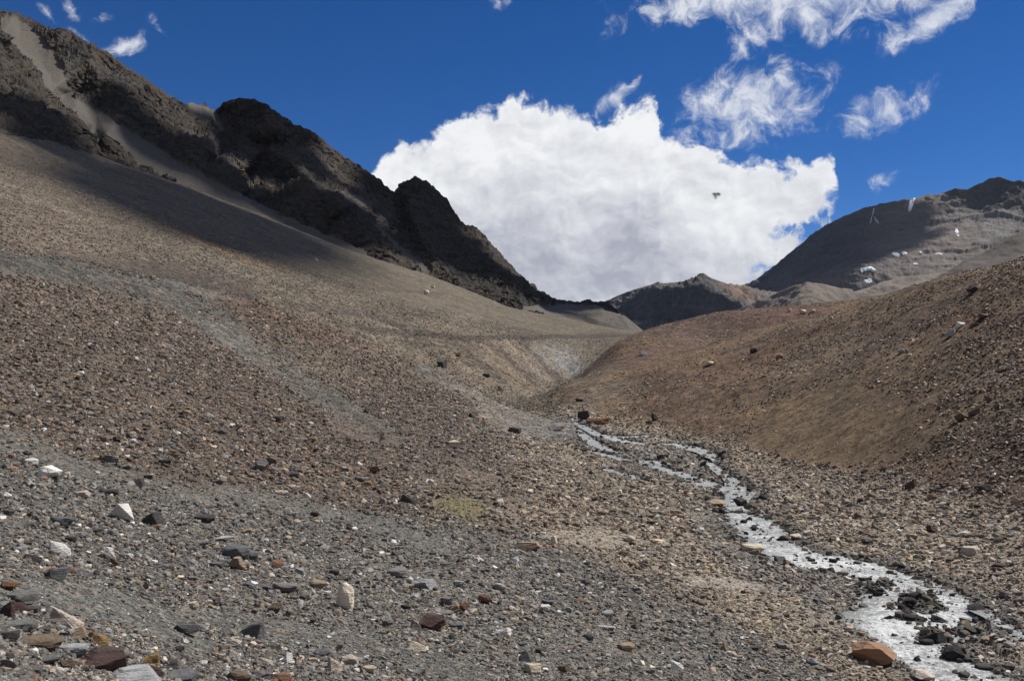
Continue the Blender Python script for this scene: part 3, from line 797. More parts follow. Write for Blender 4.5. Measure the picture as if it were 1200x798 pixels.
def far_mountains():
    # head of the valley
    crest = [(640,372,1500),(690,360,1500),(712,352,1480),(735,342,1450),(750,337,1440),(765,333,1440),(790,331,1450),(805,330,1460),(814,325,1480),(820,320.5,1480),(824,320,1480),(832,325,1480),(845,330,1500),(862,336,1520),(885,341,1560),(910,342,1600),(960,345,1600)]
    base = [(640,420,1150),(800,420,1100),(960,420,1250)]
    extra = [(742,352,1380),(760,360,1280),(790,350,1380),(820,345,1380),(850,350,1400),(830,370,1230),(870,365,1350),(775,340,1420)]
    def colfun(PX, PY, P):
        x, y, z = P[..., 0], P[..., 1], P[..., 2]
        n = fbm(x/60, y/60, z/40, 5, .6)
        wx = PX+6*fbm(PX/14, PY/14, 2, 4); wy = PY+4*fbm(PX/14, PY/14, 5, 4)
        c = np.tile([.085, .082, .085], PX.shape+(1,)).reshape(PX.shape+(3,))*(1+.5*n)[..., None]
        c = blobs_mix(c, wx, wy, [(760,338,60,7,-8,(.13,.12,.11),.8),(868,346,26,9,25,(.25,.17,.12),.9),(905,350,30,12,10,(.17,.145,.13),.8),(840,366,26,10,25,(.17,.145,.125),.55)])
        # pale gully lines on the dark face
        gl = sstep(.72, .92, fbm(PX/16+PY/30, PY/22, 4.0, 3, .5, ridged=True))*blob(PX, PY, 800, 362, 60, 26, 0, .5)
        c = c*(1-.6*gl[..., None]) + np.array([.2, .185, .17])*.6*gl[..., None]
        return c, np.full(PX.shape, .8)
    def disp(P, PX, PY, rock, Dd):
        x, y, z = P[..., 0], P[..., 1], P[..., 2]
        return 22*fbm(x/90, y/140, z/160, 6, .55, ridged=True) + 7*fbm(x/25, y/25, z/25, 4, .6, ridged=True) - 14
    o, _ = sheet('mountain_valley_head', crest, base, extra, 640, 960, 0.8, 120, rock_material('head_rock', 3.0, .05), colfun, disp, (.6, 400), 1.2)
    tag(o, 'small dark pointed mountain closing the head of the valley', kind='structure')

    # the broad mountain with snow patches
    crest = [(820,368,3000),(862,340,3000),(880,331,2980),(900,317,2960),(930,293,2900),(950,276,2880),(965,265,2870),(980,258,2860),(1000,249,2850),(1010,245,2850),(1025,241,2850),(1040,237,2860),(1070,233,2880),(1085,229,2900),(1100,228,2900),(1110,224,2880),(1120,220,2860),(1133,222,2860),(1142,217,2850),(1152,214,2850),(1158,210,2850),(1167,207,2850),(1178,209,2850),(1188,213,2860),(1195,211,2860),(1210,216,2900),(1300,235,3000),(1380,250,3100)]
    base = [(820,420,2400),(1000,420,2100),(1200,400,2000),(1380,400,2000)]
    extra = [(900,335,2750),(940,325,2600),(1000,320,2400),(960,290,2720),(1020,280,2640),(1040,300,2500),(1060,255,2740),(1080,290,2520),(1120,250,2740),(1150,240,2780),(1150,270,2600),(1190,250,2720),(1200,280,2500),(1100,320,2350),(1010,258,2760)]
    snowtp = {}
    def colfun(PX, PY, P):
        x, y, z = P[..., 0], P[..., 1], P[..., 2]
        n = fbm(x/160, y/160, z/90, 5, .6)
        wx = PX+8*fbm(PX/16, PY/16, 2.5, 4); wy = PY+6*fbm(PX/16, PY/16, 5.5, 4)
        c = np.tile([.058, .051, .060], PX.shape+(1,)).reshape(PX.shape+(3,))*(1+.35*n)[..., None]  # shadowed part painted dark purple here, sunlit slopes painted paler below
        c = blobs_mix(c, wx, wy, [(1110,285,90,60,15,(.17,.136,.110),.9),(1180,260,60,30,20,(.15,.135,.125),.85),(1090,250,30,20,0,(.14,.115,.10),.7),(1170,226,70,18,8,(.065,.057,.052),.9),(1115,240,26,7,45,(.20,.17,.145),.6),(1040,330,110,18,-4,(.16,.135,.115),.9),(1130,320,80,20,0,(.155,.13,.11),.8)])
        stt = sstep(.1, .6, fbm(x/900, y/900, z/11, 4, .6))[..., None]
        c = c*(1-.35*stt*sstep(330, 300, PY)[..., None])
        return c, np.clip(.85-.6*blob(wx, wy, 1130, 300, 110, 40, 0, .6), .15, 1)
    def disp(P, PX, PY, rock, Dd):
        x, y, z = P[..., 0], P[..., 1], P[..., 2]
        top_ = blob(PX, PY, 1170, 222, 85, 20, 8, .5)
        return (30*fbm(x/230, y/260, z/320, 6, .55, ridged=True) + 7*fbm(x/50, y/50, z/30, 4, .6, ridged=True) + 5*facets(x/90, y/90, z/18, 5) + 2*facets(x/30, y/30, z/8, 6) - 18)*(.35+.65*rock)*(1+.9*top_)
    o, tp = sheet('mountain_snow_patched', crest, base, extra, 820, 1380, 0.9, 190, rock_material('far_rock', 4.0, .022), colfun, disp, (.5, 900), 3.0)
    tag(o, 'broad dark mountain with small snow patches behind the right hillside', kind='structure')
    # brown hummocks at its foot
    crest = [(820,380,1000),(872,360,1000),(895,350,980),(915,341,960),(930,335,950),(945,331.5,940),(962,332,940),(978,336,950),(1000,342,970),(1015,338,1000),(1035,330,1040),(1060,324,1080),(1085,322,1100),(1120,316,1120),(1160,310,1150),(1250,300,1200)]
    base = [(820,420,800),(1000,410,780),(1250,400,800)]
    extra = [(945,345,900),(980,350,890),(900,360,930),(1040,345,960)]
    def colfun(PX, PY, P):
        x, y, z = P[..., 0], P[..., 1], P[..., 2]
        n = fbm(x/60, y/60, z/60, 5, .6)
        c = np.tile([.158, .130, .108], PX.shape+(1,)).reshape(PX.shape+(3,))*(1+.28*n)[..., None]
        c = blobs_mix(c, PX, PY, [(1000,352,30,10,20,(.12,.10,.09),.5),(880,362,30,8,-20,(.19,.16,.135),.6)])
        return c, np.full(PX.shape, .3)
    def disp(P, PX, PY, rock, Dd):
        x, y, z = P[..., 0], P[..., 1], P[..., 2]
        return 9*fbm(x/60, y/90, z/90, 5, .5, ridged=True) + 2*fbm(x/14, y/14, z/14, 3) - 5
    o, _ = sheet('brown_foothills', crest, base, extra, 820, 1250, 0.9, 110, rock_material('foothill_soil', 1.5, .08), colfun, disp, (.3, 300), 1.0)
    tag(o, 'pale brown hummocky foothills below the snow patched mountain', kind='structure')
    # shoulder at the right edge
    crest = [(1060,352,420),(1095,326,430),(1110,318,435),(1130,305,440),(1150,297,445),(1170,286,450),(1185,277,455),(1200,269,460),(1260,246,470),(1380,215,480)]
    base = [(1060,420,330),(1200,380,320),(1380,370,320)]
    def colfun(PX, PY, P):
        x, y, z = P[..., 0], P[..., 1], P[..., 2]
        n = fbm(x/25, y/25, z/25, 5, .6)
        c = np.tile([.098, .083, .071], PX.shape+(1,)).reshape(PX.shape+(3,))*(1+.3*n)[..., None]
        return c, np.full(PX.shape, .2)
    def disp(P, PX, PY, rock, Dd):
        x, y, z = P[..., 0], P[..., 1], P[..., 2]
        return 2.5*fbm(x/20, y/30, z/30, 5, .55)
    o, _ = sheet('brown_shoulder', crest, base, [], 1060, 1380, 1.0, 110, rock_material('shoulder_soil', .6, .25), colfun, disp, (.3, 160), 1.2)
    tag(o, 'dark brown shoulder of hillside between the snow patched mountain and near slope', kind='structure')
    return tp
tp_snow = far_mountains()

# ------------------------------------------------------------------ unseen clouds added outside the picture, shaped to shade fan and mountains
def cloud_material():
    m, t, bs = material('cloud_white')
    bs.inputs['Base Color'].default_value = (.85, .86, .88, 1); bs.inputs['Roughness'].default_value = 1
    return m
mat_cloud = cloud_material()
def shadow_cloud(targets, L, label):
    bm = bmesh.new()
    for (px, py, d, r) in targets:
        a, tt = azt(px, py)
        T = Vector((d*math.sin(a), d*math.cos(a), d*float(tt)))
        c = T + sun_dir*L
        ret = bmesh.ops.create_icosphere(bm, subdivisions=4 if r > 16 else 2, radius=r, matrix=Matrix.Translation(c))
        V = np.array([v.co[:] for v in ret['verts']])
        n = fbm(V[:, 0]/(r*.8), V[:, 1]/(r*.8), V[:, 2]/(r*.8), 4, .55)
        for v, k in zip(ret['verts'], n):
            v.co = c + (v.co - c)*(1 + 0.45*float(k))
    me = bpy.data.meshes.new('cloud'); bm.to_mesh(me); bm.free()
    me.polygons.foreach_set('use_smooth', np.full(len(me.polygons), True))
    o = link('cloud', me, mat_cloud); tag(o, label, 'cloud', kind='structure')
def inside(px, py, poly):
    r_ = False
    for (x0, y0), (x1, y1) in zip(poly, poly[1:]+poly[:1]):
        if (y0 > py) != (y1 > py) and px < (x1-x0)*(py-y0)/(y1-y0)+x0: r_ = not r_
    return r_
FANSH = [(40,200),(90,220),(140,243),(200,272),(260,293),(330,308),(420,314),(405,286),(330,262),(262,228),(190,192),(140,165),(100,190)]
fan_t = []
for px_ in range(60, 405, 13):
    for py_ in range(160, 310, 5):
        if inside(px_, py_, FANSH):
            h_ = ground_hit(px_, py_, 60)
            if h_ is not None and np.hypot(h_[0], h_[1]) < 410: fan_t.append((px_, py_, float(np.hypot(h_[0], h_[1])), 11))
            else: fan_t.append((px_, py_, 400, 9))
shadow_cloud(fan_t, 3600, 'unseen cloud shaped to shade the big fan, beyond the top of the picture')
shadow_cloud([(a_, b_, c_, r_*1.22) for a_, b_, c_, r_ in [(165,140,445,15),(200,165,435,20),(240,190,420,20),(275,220,410,14),(290,160,540,26),(300,200,500,26),(335,240,430,22),(385,262,425,22),(425,262,455,22),(445,245,520,20),
              (475,250,550,28),(492,225,590,30),(505,262,530,30),(520,295,470,28),(560,310,510,32),(600,342,490,28),(640,358,540,26),(685,362,600,26),(725,366,545,16),(450,225,590,16),(462,245,580,22),(300,150,560,22),(280,190,520,24),(120,130,455,10),(60,180,320,14),(40,130,350,16)]], 1700,
             'unseen cloud shaped to shade the crags, beyond the top of the picture')
shadow_cloud([(745,358,1320,62),(785,356,1330,66),(822,362,1300,60),(800,380,1200,60)], 2400, 'unseen cloud shaped to shade the valley head, beyond the top of the picture')
shadow_cloud([(885,338,2850,60),(915,325,2800,80),(940,312,2700,100),(975,290,2680,105),(1005,280,2650,100),(1040,272,2650,90),(1062,258,2720,55),(1005,308,2480,55),(965,322,2500,60),(1070,280,2580,50)], 3200,
             'unseen cloud shaped to shade the broad mountain, beyond the top of the picture')

# ------------------------------------------------------------------ snow patches
def snow_material():
    m, t, bs = material('old_snow')
    geo = t.new('ShaderNodeNewGeometry')
    n = t.noise(geo.outputs['Position'], 0.05, 5, .6)
    t.l.new(t.mix(t.ramp(n, .35, .65), (.60, .62, .66, 1), (.82, .83, .85, 1)), bs.inputs['Base Color'])
    bs.inputs['Roughness'].default_value = .7
    return m
mat_snow = snow_material()
def snow(shape, label):
    xs, cy, by, P, N = tp_snow
    pts = np.array([(p[0], p[1]) for p in shape]); wmax = max(p[2] for p in shape)
    x0, y0 = pts.min(0)-wmax*1.8-.5; x1, y1 = pts.max(0)+wmax*1.8+.5
    gx = np.arange(x0, x1, .28); gy = np.arange(y0, y1, .28)
    PX, PY = np.meshgrid(gx, gy)
    if len(shape) == 1:
        (cx, cy_, w), hh = shape[0][:3], shape[0][3]
        mk = 1 - np.hypot((PX-cx)/w, (PY-cy_)/hh)
    else:
        mk = np.full(PX.shape, -9.)
        for (ax, ay, aw), (bx, by_, bw) in zip(shape[:-1], shape[1:]):
            dx, dy = bx-ax, by_-ay
            tt = np.clip(((PX-ax)*dx+(PY-ay)*dy)/(dx*dx+dy*dy), 0, 1)
            mk = np.maximum(mk, 1-np.hypot(PX-ax-tt*dx, PY-ay-tt*dy)/(aw+(bw-aw)*tt))
    mk = mk - .12 + .45*fbm(PX/1.5, PY/1.1, x0, 3)
    u = np.clip((PX-xs[0])/(xs[1]-xs[0]), 0, len(xs)-1.01)
    c_ = np.interp(PX, xs, cy); b_ = np.interp(PX, xs, by)
    v = np.clip((PY-c_)/(b_-c_)*(P.shape[0]-1), 0, P.shape[0]-1.01)
    i = v.astype(int); j = u.astype(int); fv = (v-i)[..., None]; fu = (u-j)[..., None]
    S = lambda A: A[i, j]*(1-fv)*(1-fu)+A[i, j+1]*(1-fv)*fu+A[i+1, j]*fv*(1-fu)+A[i+1, j+1]*fv*fu
    lift = np.clip(mk*5+.5, -1.0, 1.6)[..., None]
    Q = S(P) + S(N)*lift
    keep = (mk > -.12)
    nr, nc = PX.shape
    vid = -np.ones(nr*nc, int); faces = []
    kk = keep
    for r in range(nr-1):
        for c in range(nc-1):
            if kk[r, c] and kk[r+1, c] and kk[r, c+1] and kk[r+1, c+1]:
                faces.append((r*nc+c, r*nc+c+1, (r+1)*nc+c+1, (r+1)*nc+c))
    if not faces: return
    used = sorted({q for f in faces for q in f}); mp = {q: n for n, q in enumerate(used)}
    me = bpy.data.meshes.new('snow_patch')
    me.from_pydata([tuple(Q.reshape(-1, 3)[q]) for q in used], [], [tuple(mp[q] for q in f) for f in faces])
    me.polygons.foreach_set('use_smooth', np.full(len(me.polygons), True))
    o = link('snow_patch', me, mat_snow); tag(o, label, 'snow patch', 'snow patches on the far mountain')
snow([(1071,233,1.6),(1068.5,239,3.0),(1066,247,2.0)], 'broad slanting white snow streak hanging just under the mountain crest')
snow([(1024,244,.7),(1023,248,.9),(1021.5,252,.45),(1019.5,257,.6)], 'thin forked snow thread running down the dark gully left of the broad streak')
snow([(1024.5,252,.5),(1026.5,256,.8),(1029.5,261,.6)], 'short right hand fork of the thin snow thread in the dark gully')
snow([(1019.5,241,2.6,1.1)], 'tiny snow fleck on the crest above the forked snow thread')
snow([(1010,320,1.7),(1014,320,1.1),(1020,318.3,2.4),(1024,319.6,1.7)], 'largest lower snow patch, two humps side by side at the dark face foot')
snow([(1017,328,6.2,2.1)], 'flat lens of snow directly below the two humped patch')
snow([(1050,299.5,5.0,1.7)], 'left one of two neighbouring snow dashes halfway down the mountain')
snow([(1060,298,3.6,1.8)], 'right one of two neighbouring snow dashes halfway down the mountain')
snow([(1072.5,309,3.4,1.3)], 'small snow dash below and right of the two neighbouring dashes')
snow([(1078.5,295.5,1.7,1.2)], 'speck of snow between the two neighbouring dashes and the long low dash')
snow([(1100,297,5.0,1.4)], 'long thin snow dash at the head of the brown foothills')
snow([(1121,272,2.4,3.6)], 'upright oval snow patch on the sunlit grey slope at right')
snow([(1122.5,277.5,1.8,1.4)], 'small snow spot directly under the upright oval patch')

# ------------------------------------------------------------------ the stream
def water_material():
    m, t, bs = material('silty_meltwater')
    geo = t.new('ShaderNodeNewGeometry'); pos = geo.outputs['Position']
    foam = t.attr('Col'); sf = t.new('ShaderNodeSeparateColor'); t.l.new(foam, sf.inputs[0])
    n = t.noise(pos, 2.2, 7, .68, .6); n2 = t.noise(pos, 6.0, 7, .72, .4)
    f = t.m('ADD', t.m('MULTIPLY', sf.outputs[0], 1.05), t.m('ADD', t.m('MULTIPLY', t.m('SUBTRACT', n, .5), 1.7), t.m('MULTIPLY', t.m('SUBTRACT', n2, .5), 2.8)))
    n3 = t.noise(pos, 13.0, 4, .7, .3)
    f = t.m('ADD', f, t.m('MULTIPLY', t.m('SUBTRACT', n3, .5), 1.6))
    fm = t.ramp(f, .14, .92)
    t.l.new(t.mix(fm, (.25, .26, .25, 1), (.68, .69, .69, 1)), bs.inputs['Base Color'])
    t.l.new(t.m('ADD', t.m('MULTIPLY', fm, .3), .42), bs.inputs['Roughness'])
    bs.inputs['Specular IOR Level'].default_value = .35
    h = t.m('ADD', n, t.m('MULTIPLY', n2, .5))
    t.l.new(t.bump(h, .16, 1.0), bs.inputs['Normal'])
    return m
mat_water = water_material()
def water():
    parts = []
    for st in streams:
        L, Rr, W = st['L'], st['R'], st['W']
        n = len(L); m_ = 44 if st['name'] == 'main' else 9
        v = np.linspace(-.2, 1.2, m_)[None, :, None]
        Pxy = L[:, None, :2]*(1-v) + Rr[:, None, :2]*v
        Wz = np.broadcast_to(W[:, None], Pxy.shape[:2]).copy()
        x, y = Pxy[..., 0], Pxy[..., 1]
        edge = np.abs(v[..., 0]-.5)*2
        wav = .11*fbm(x/.7, y/.42, 2.0, 5, .65) + .05*fbm(x/2.2, y/1.3, 6.0, 3)
        Wz += wav*np.clip(1.1-edge, .15, 1)
        slope = np.gradient(W)/(st['len']/n)
        fo = np.clip(-slope[:, None]*5 + .30 + .5*fbm(x/3.2, y/1.6, 9.0, 4, .6), 0, 1)
        fo *= np.clip(1.25-edge**3*.8, .2, 1)*(1-.62*sstep(42, 62, np.hypot(x, y)))
        if st['name'] != 'main': fo = fo*.55
        parts.append((np.c_[x.ravel(), y.ravel(), Wz.ravel()], n, m_, np.clip(fo, 0, 1).ravel()))
    V = np.concatenate([p[0] for p in parts]); 
    faces = []; off = 0; F_ = []
    for P, n, m_, fo in parts:
        i = np.arange(n-1)[:, None]; j = np.arange(m_-1)[None]
        q = np.stack(np.broadcast_arrays(i*m_+j, i*m_+j+1, (i+1)*m_+j+1, (i+1)*m_+j), -1).reshape(-1, 4)+off
        F_.append(q); off += len(P)
    F_ = np.concatenate(F_)
    me = bpy.data.meshes.new('stream_water')
    me.from_pydata(V.tolist(), [], F_.tolist())
    a = me.attributes.new('Col', 'FLOAT_COLOR', 'POINT')
    fo = np.concatenate([p[3] for p in parts]); a.data.foreach_set('color', np.c_[fo, fo, fo, np.ones_like(fo)].astype(np.float32).ravel())
    me.polygons.foreach_set('use_smooth', np.full(len(me.polygons), True))
    bm = bmesh.new(); bm.from_mesh(me); bmesh.ops.recalc_face_normals(bm, faces=bm.faces)
    if sum(f.normal.z for f in bm.faces) < 0: bmesh.ops.reverse_faces(bm, faces=bm.faces)
    bm.to_mesh(me); bm.free()
    o = link('stream_water', me, mat_water); tag(o, 'silty white mountain stream braiding over the valley floor', kind='structure')
water()

# ------------------------------------------------------------------ stones
def stone_material(name, src):
    m, t, bs = material(name)
    tc = t.new('ShaderNodeTexCoord'); ob = tc.outputs['Object']
    if src == 'object':
        oi = t.new('ShaderNodeObjectInfo'); base = oi.outputs['Color']; rv = oi.outputs['Random']
        v = t.vm('ADD', ob, t.comb(t.m('MULTIPLY', rv, 40.0), rv, 0.0))
        n = t.noise(v, 2.2, 8, .65); n2 = t.noise(t.vm('MULTIPLY', v, (.7, .7, 4.0)), 2.0, 6, .65)
        g = t.m('ADD', .30, t.m('ADD', t.m('MULTIPLY', n, .85), t.m('MULTIPLY', n2, .80)))
        c = t.vm('SCALE', base, s=g)
        c = t.mix(t.m('MULTIPLY', t.ramp(t.noise(v, 1.1, 6, .7), .58, .72), .35), c, (.16, .10, .06, 1))
        t.l.new(c, bs.inputs['Base Color'])
        t.l.new(t.bump(t.m('ADD', n, n2), .10, .8), bs.inputs['Normal'])
    else:
        base = t.attr('scol', 'INSTANCER')
        n = t.noise(ob, 2.0, 4, .6)
        t.l.new(t.vm('SCALE', base, s=t.m('ADD', .6, t.m('MULTIPLY', n, .8))), bs.inputs['Base Color'])
    bs.inputs['Roughness'].default_value = .82
    return m
mat_rock = stone_material('rock_surface', 'object')
mat_stone = stone_material('loose_stone_surface', 'instance')

def rock_mesh(name, kind, seed, detail):
    """angular stone of unit width (x), unit depth (y), unit height (z), resting on z=0"""
    r = random.Random(seed)
    bm = bmesh.new()
    pts = []
    if kind == 's':
        k = r.randint(5, 8); ph = r.random()*6.28
        for lay, (zz, sc) in enumerate(((-.5, .86), (.18, 1.0), (.5, .84))):
            for i in range(k):
                a = ph + 6.283*(i + r.uniform(-.28, .28))/k
                q = sc*r.uniform(.86, 1.08)
                pts.append((.5*q*math.cos(a), .5*q*math.sin(a), zz + r.uniform(-.16, .16)))
    elif kind == 'b':
        # broken block: a box cut by several random planes
        pl = [(Vector(n_), .5*r.uniform(.8, 1)) for n_ in ((1, 0, 0), (-1, 0, 0), (0, 1, 0), (0, -1, 0), (0, 0, 1), (0, 0, -1))]
        for i in range(r.randint(8, 12)):
            pl.append((Vector((r.gauss(0, 1), r.gauss(0, 1), r.gauss(0, .8))).normalized(), r.uniform(.27, .43)))
        pl = [((n_ + Vector((r.uniform(-.4, .4), r.uniform(-.4, .4), r.uniform(-.4, .4)))).normalized(), o_) for n_, o_ in pl]
        for i in range(len(pl)):
            for j in range(i):
                for k in range(j):
                    A = Matrix((pl[i][0], pl[j][0], pl[k][0]))
                    if abs(A.determinant()) < .05: continue
                    p = A.inverted() @ Vector((pl[i][1], pl[j][1], pl[k][1]))
                    if p.length < 1.2 and all(p.dot(n_) <= o_ + 1e-5 for n_, o_ in pl): pts.append(tuple(p))
    elif kind == 'w':
        for sx in (-1, 1):
            for sy in (-1, 1):
                pts.append((sx*.5*r.uniform(.7, 1), sy*.5*r.uniform(.7, 1), -.5))
        e = r.choice((-1, 1))
        pts += [(e*.25+r.uniform(-.15, .15), -.15, .5), (e*.35, .25, .42), (-e*.2, 0, r.uniform(.0, .25)), (-e*.45, -.2, -.1)]
    else:
        for i in range(26):
            v = Vector((r.gauss(0, 1), r.gauss(0, 1), r.gauss(0, 1))).normalized()
            pts.append(tuple(v*.5*r.uniform(.9, 1.02)))
    vs = [bm.verts.new(p) for p in pts]
    ret = bmesh.ops.convex_hull(bm, input=vs)
    junk = [g for g in ret['geom_interior'] + ret['geom_unused'] if isinstance(g, bmesh.types.BMVert)]
    if junk: bmesh.ops.delete(bm, geom=list(set(junk)), context='VERTS')
    bmesh.ops.dissolve_limit(bm, angle_limit=R(6), verts=bm.verts[:], edges=bm.edges[:])
    if detail:
        bmesh.ops.bevel(bm, geom=bm.edges[:], offset=.035 if kind != 'r' else .06, segments=1, affect='EDGES', clamp_overlap=True)
        bmesh.ops.triangulate(bm, faces=bm.faces[:])
        bmesh.ops.subdivide_edges(bm, edges=[e for e in bm.edges if e.calc_length() > .12], cuts=2, use_grid_fill=True)
        bmesh.ops.triangulate(bm, faces=bm.faces[:])
        bm.normal_update()
        V = np.array([v.co[:] for v in bm.verts])
        s = seed*1.7
        n = fbm(V[:, 0]*2.6+s, V[:, 1]*2.6, V[:, 2]*2.6, 5, .6)
        st = fbm(V[:, 0]*.8+s, V[:, 1]*.8, V[:, 2]*7, 3, .6) if kind in 'sb' else n
        for v, k, q in zip(bm.verts, n, st):
            v.co += v.normal*((.042 if kind == 'b' else .045)*float(k) + .03*float(q))
    zs = [v.co.z for v in bm.verts]; xs = [v.co.x for v in bm.verts]; ys = [v.co.y for v in bm.verts]
    for v in bm.verts:
        v.co = Vector(((v.co.x-min(xs))/(max(xs)-min(xs))-.5, (v.co.y-min(ys))/(max(ys)-min(ys))-.5, (v.co.z-min(zs))/(max(zs)-min(zs))))
    me = bpy.data.meshes.new(name); bm.to_mesh(me); bm.free()
    return me

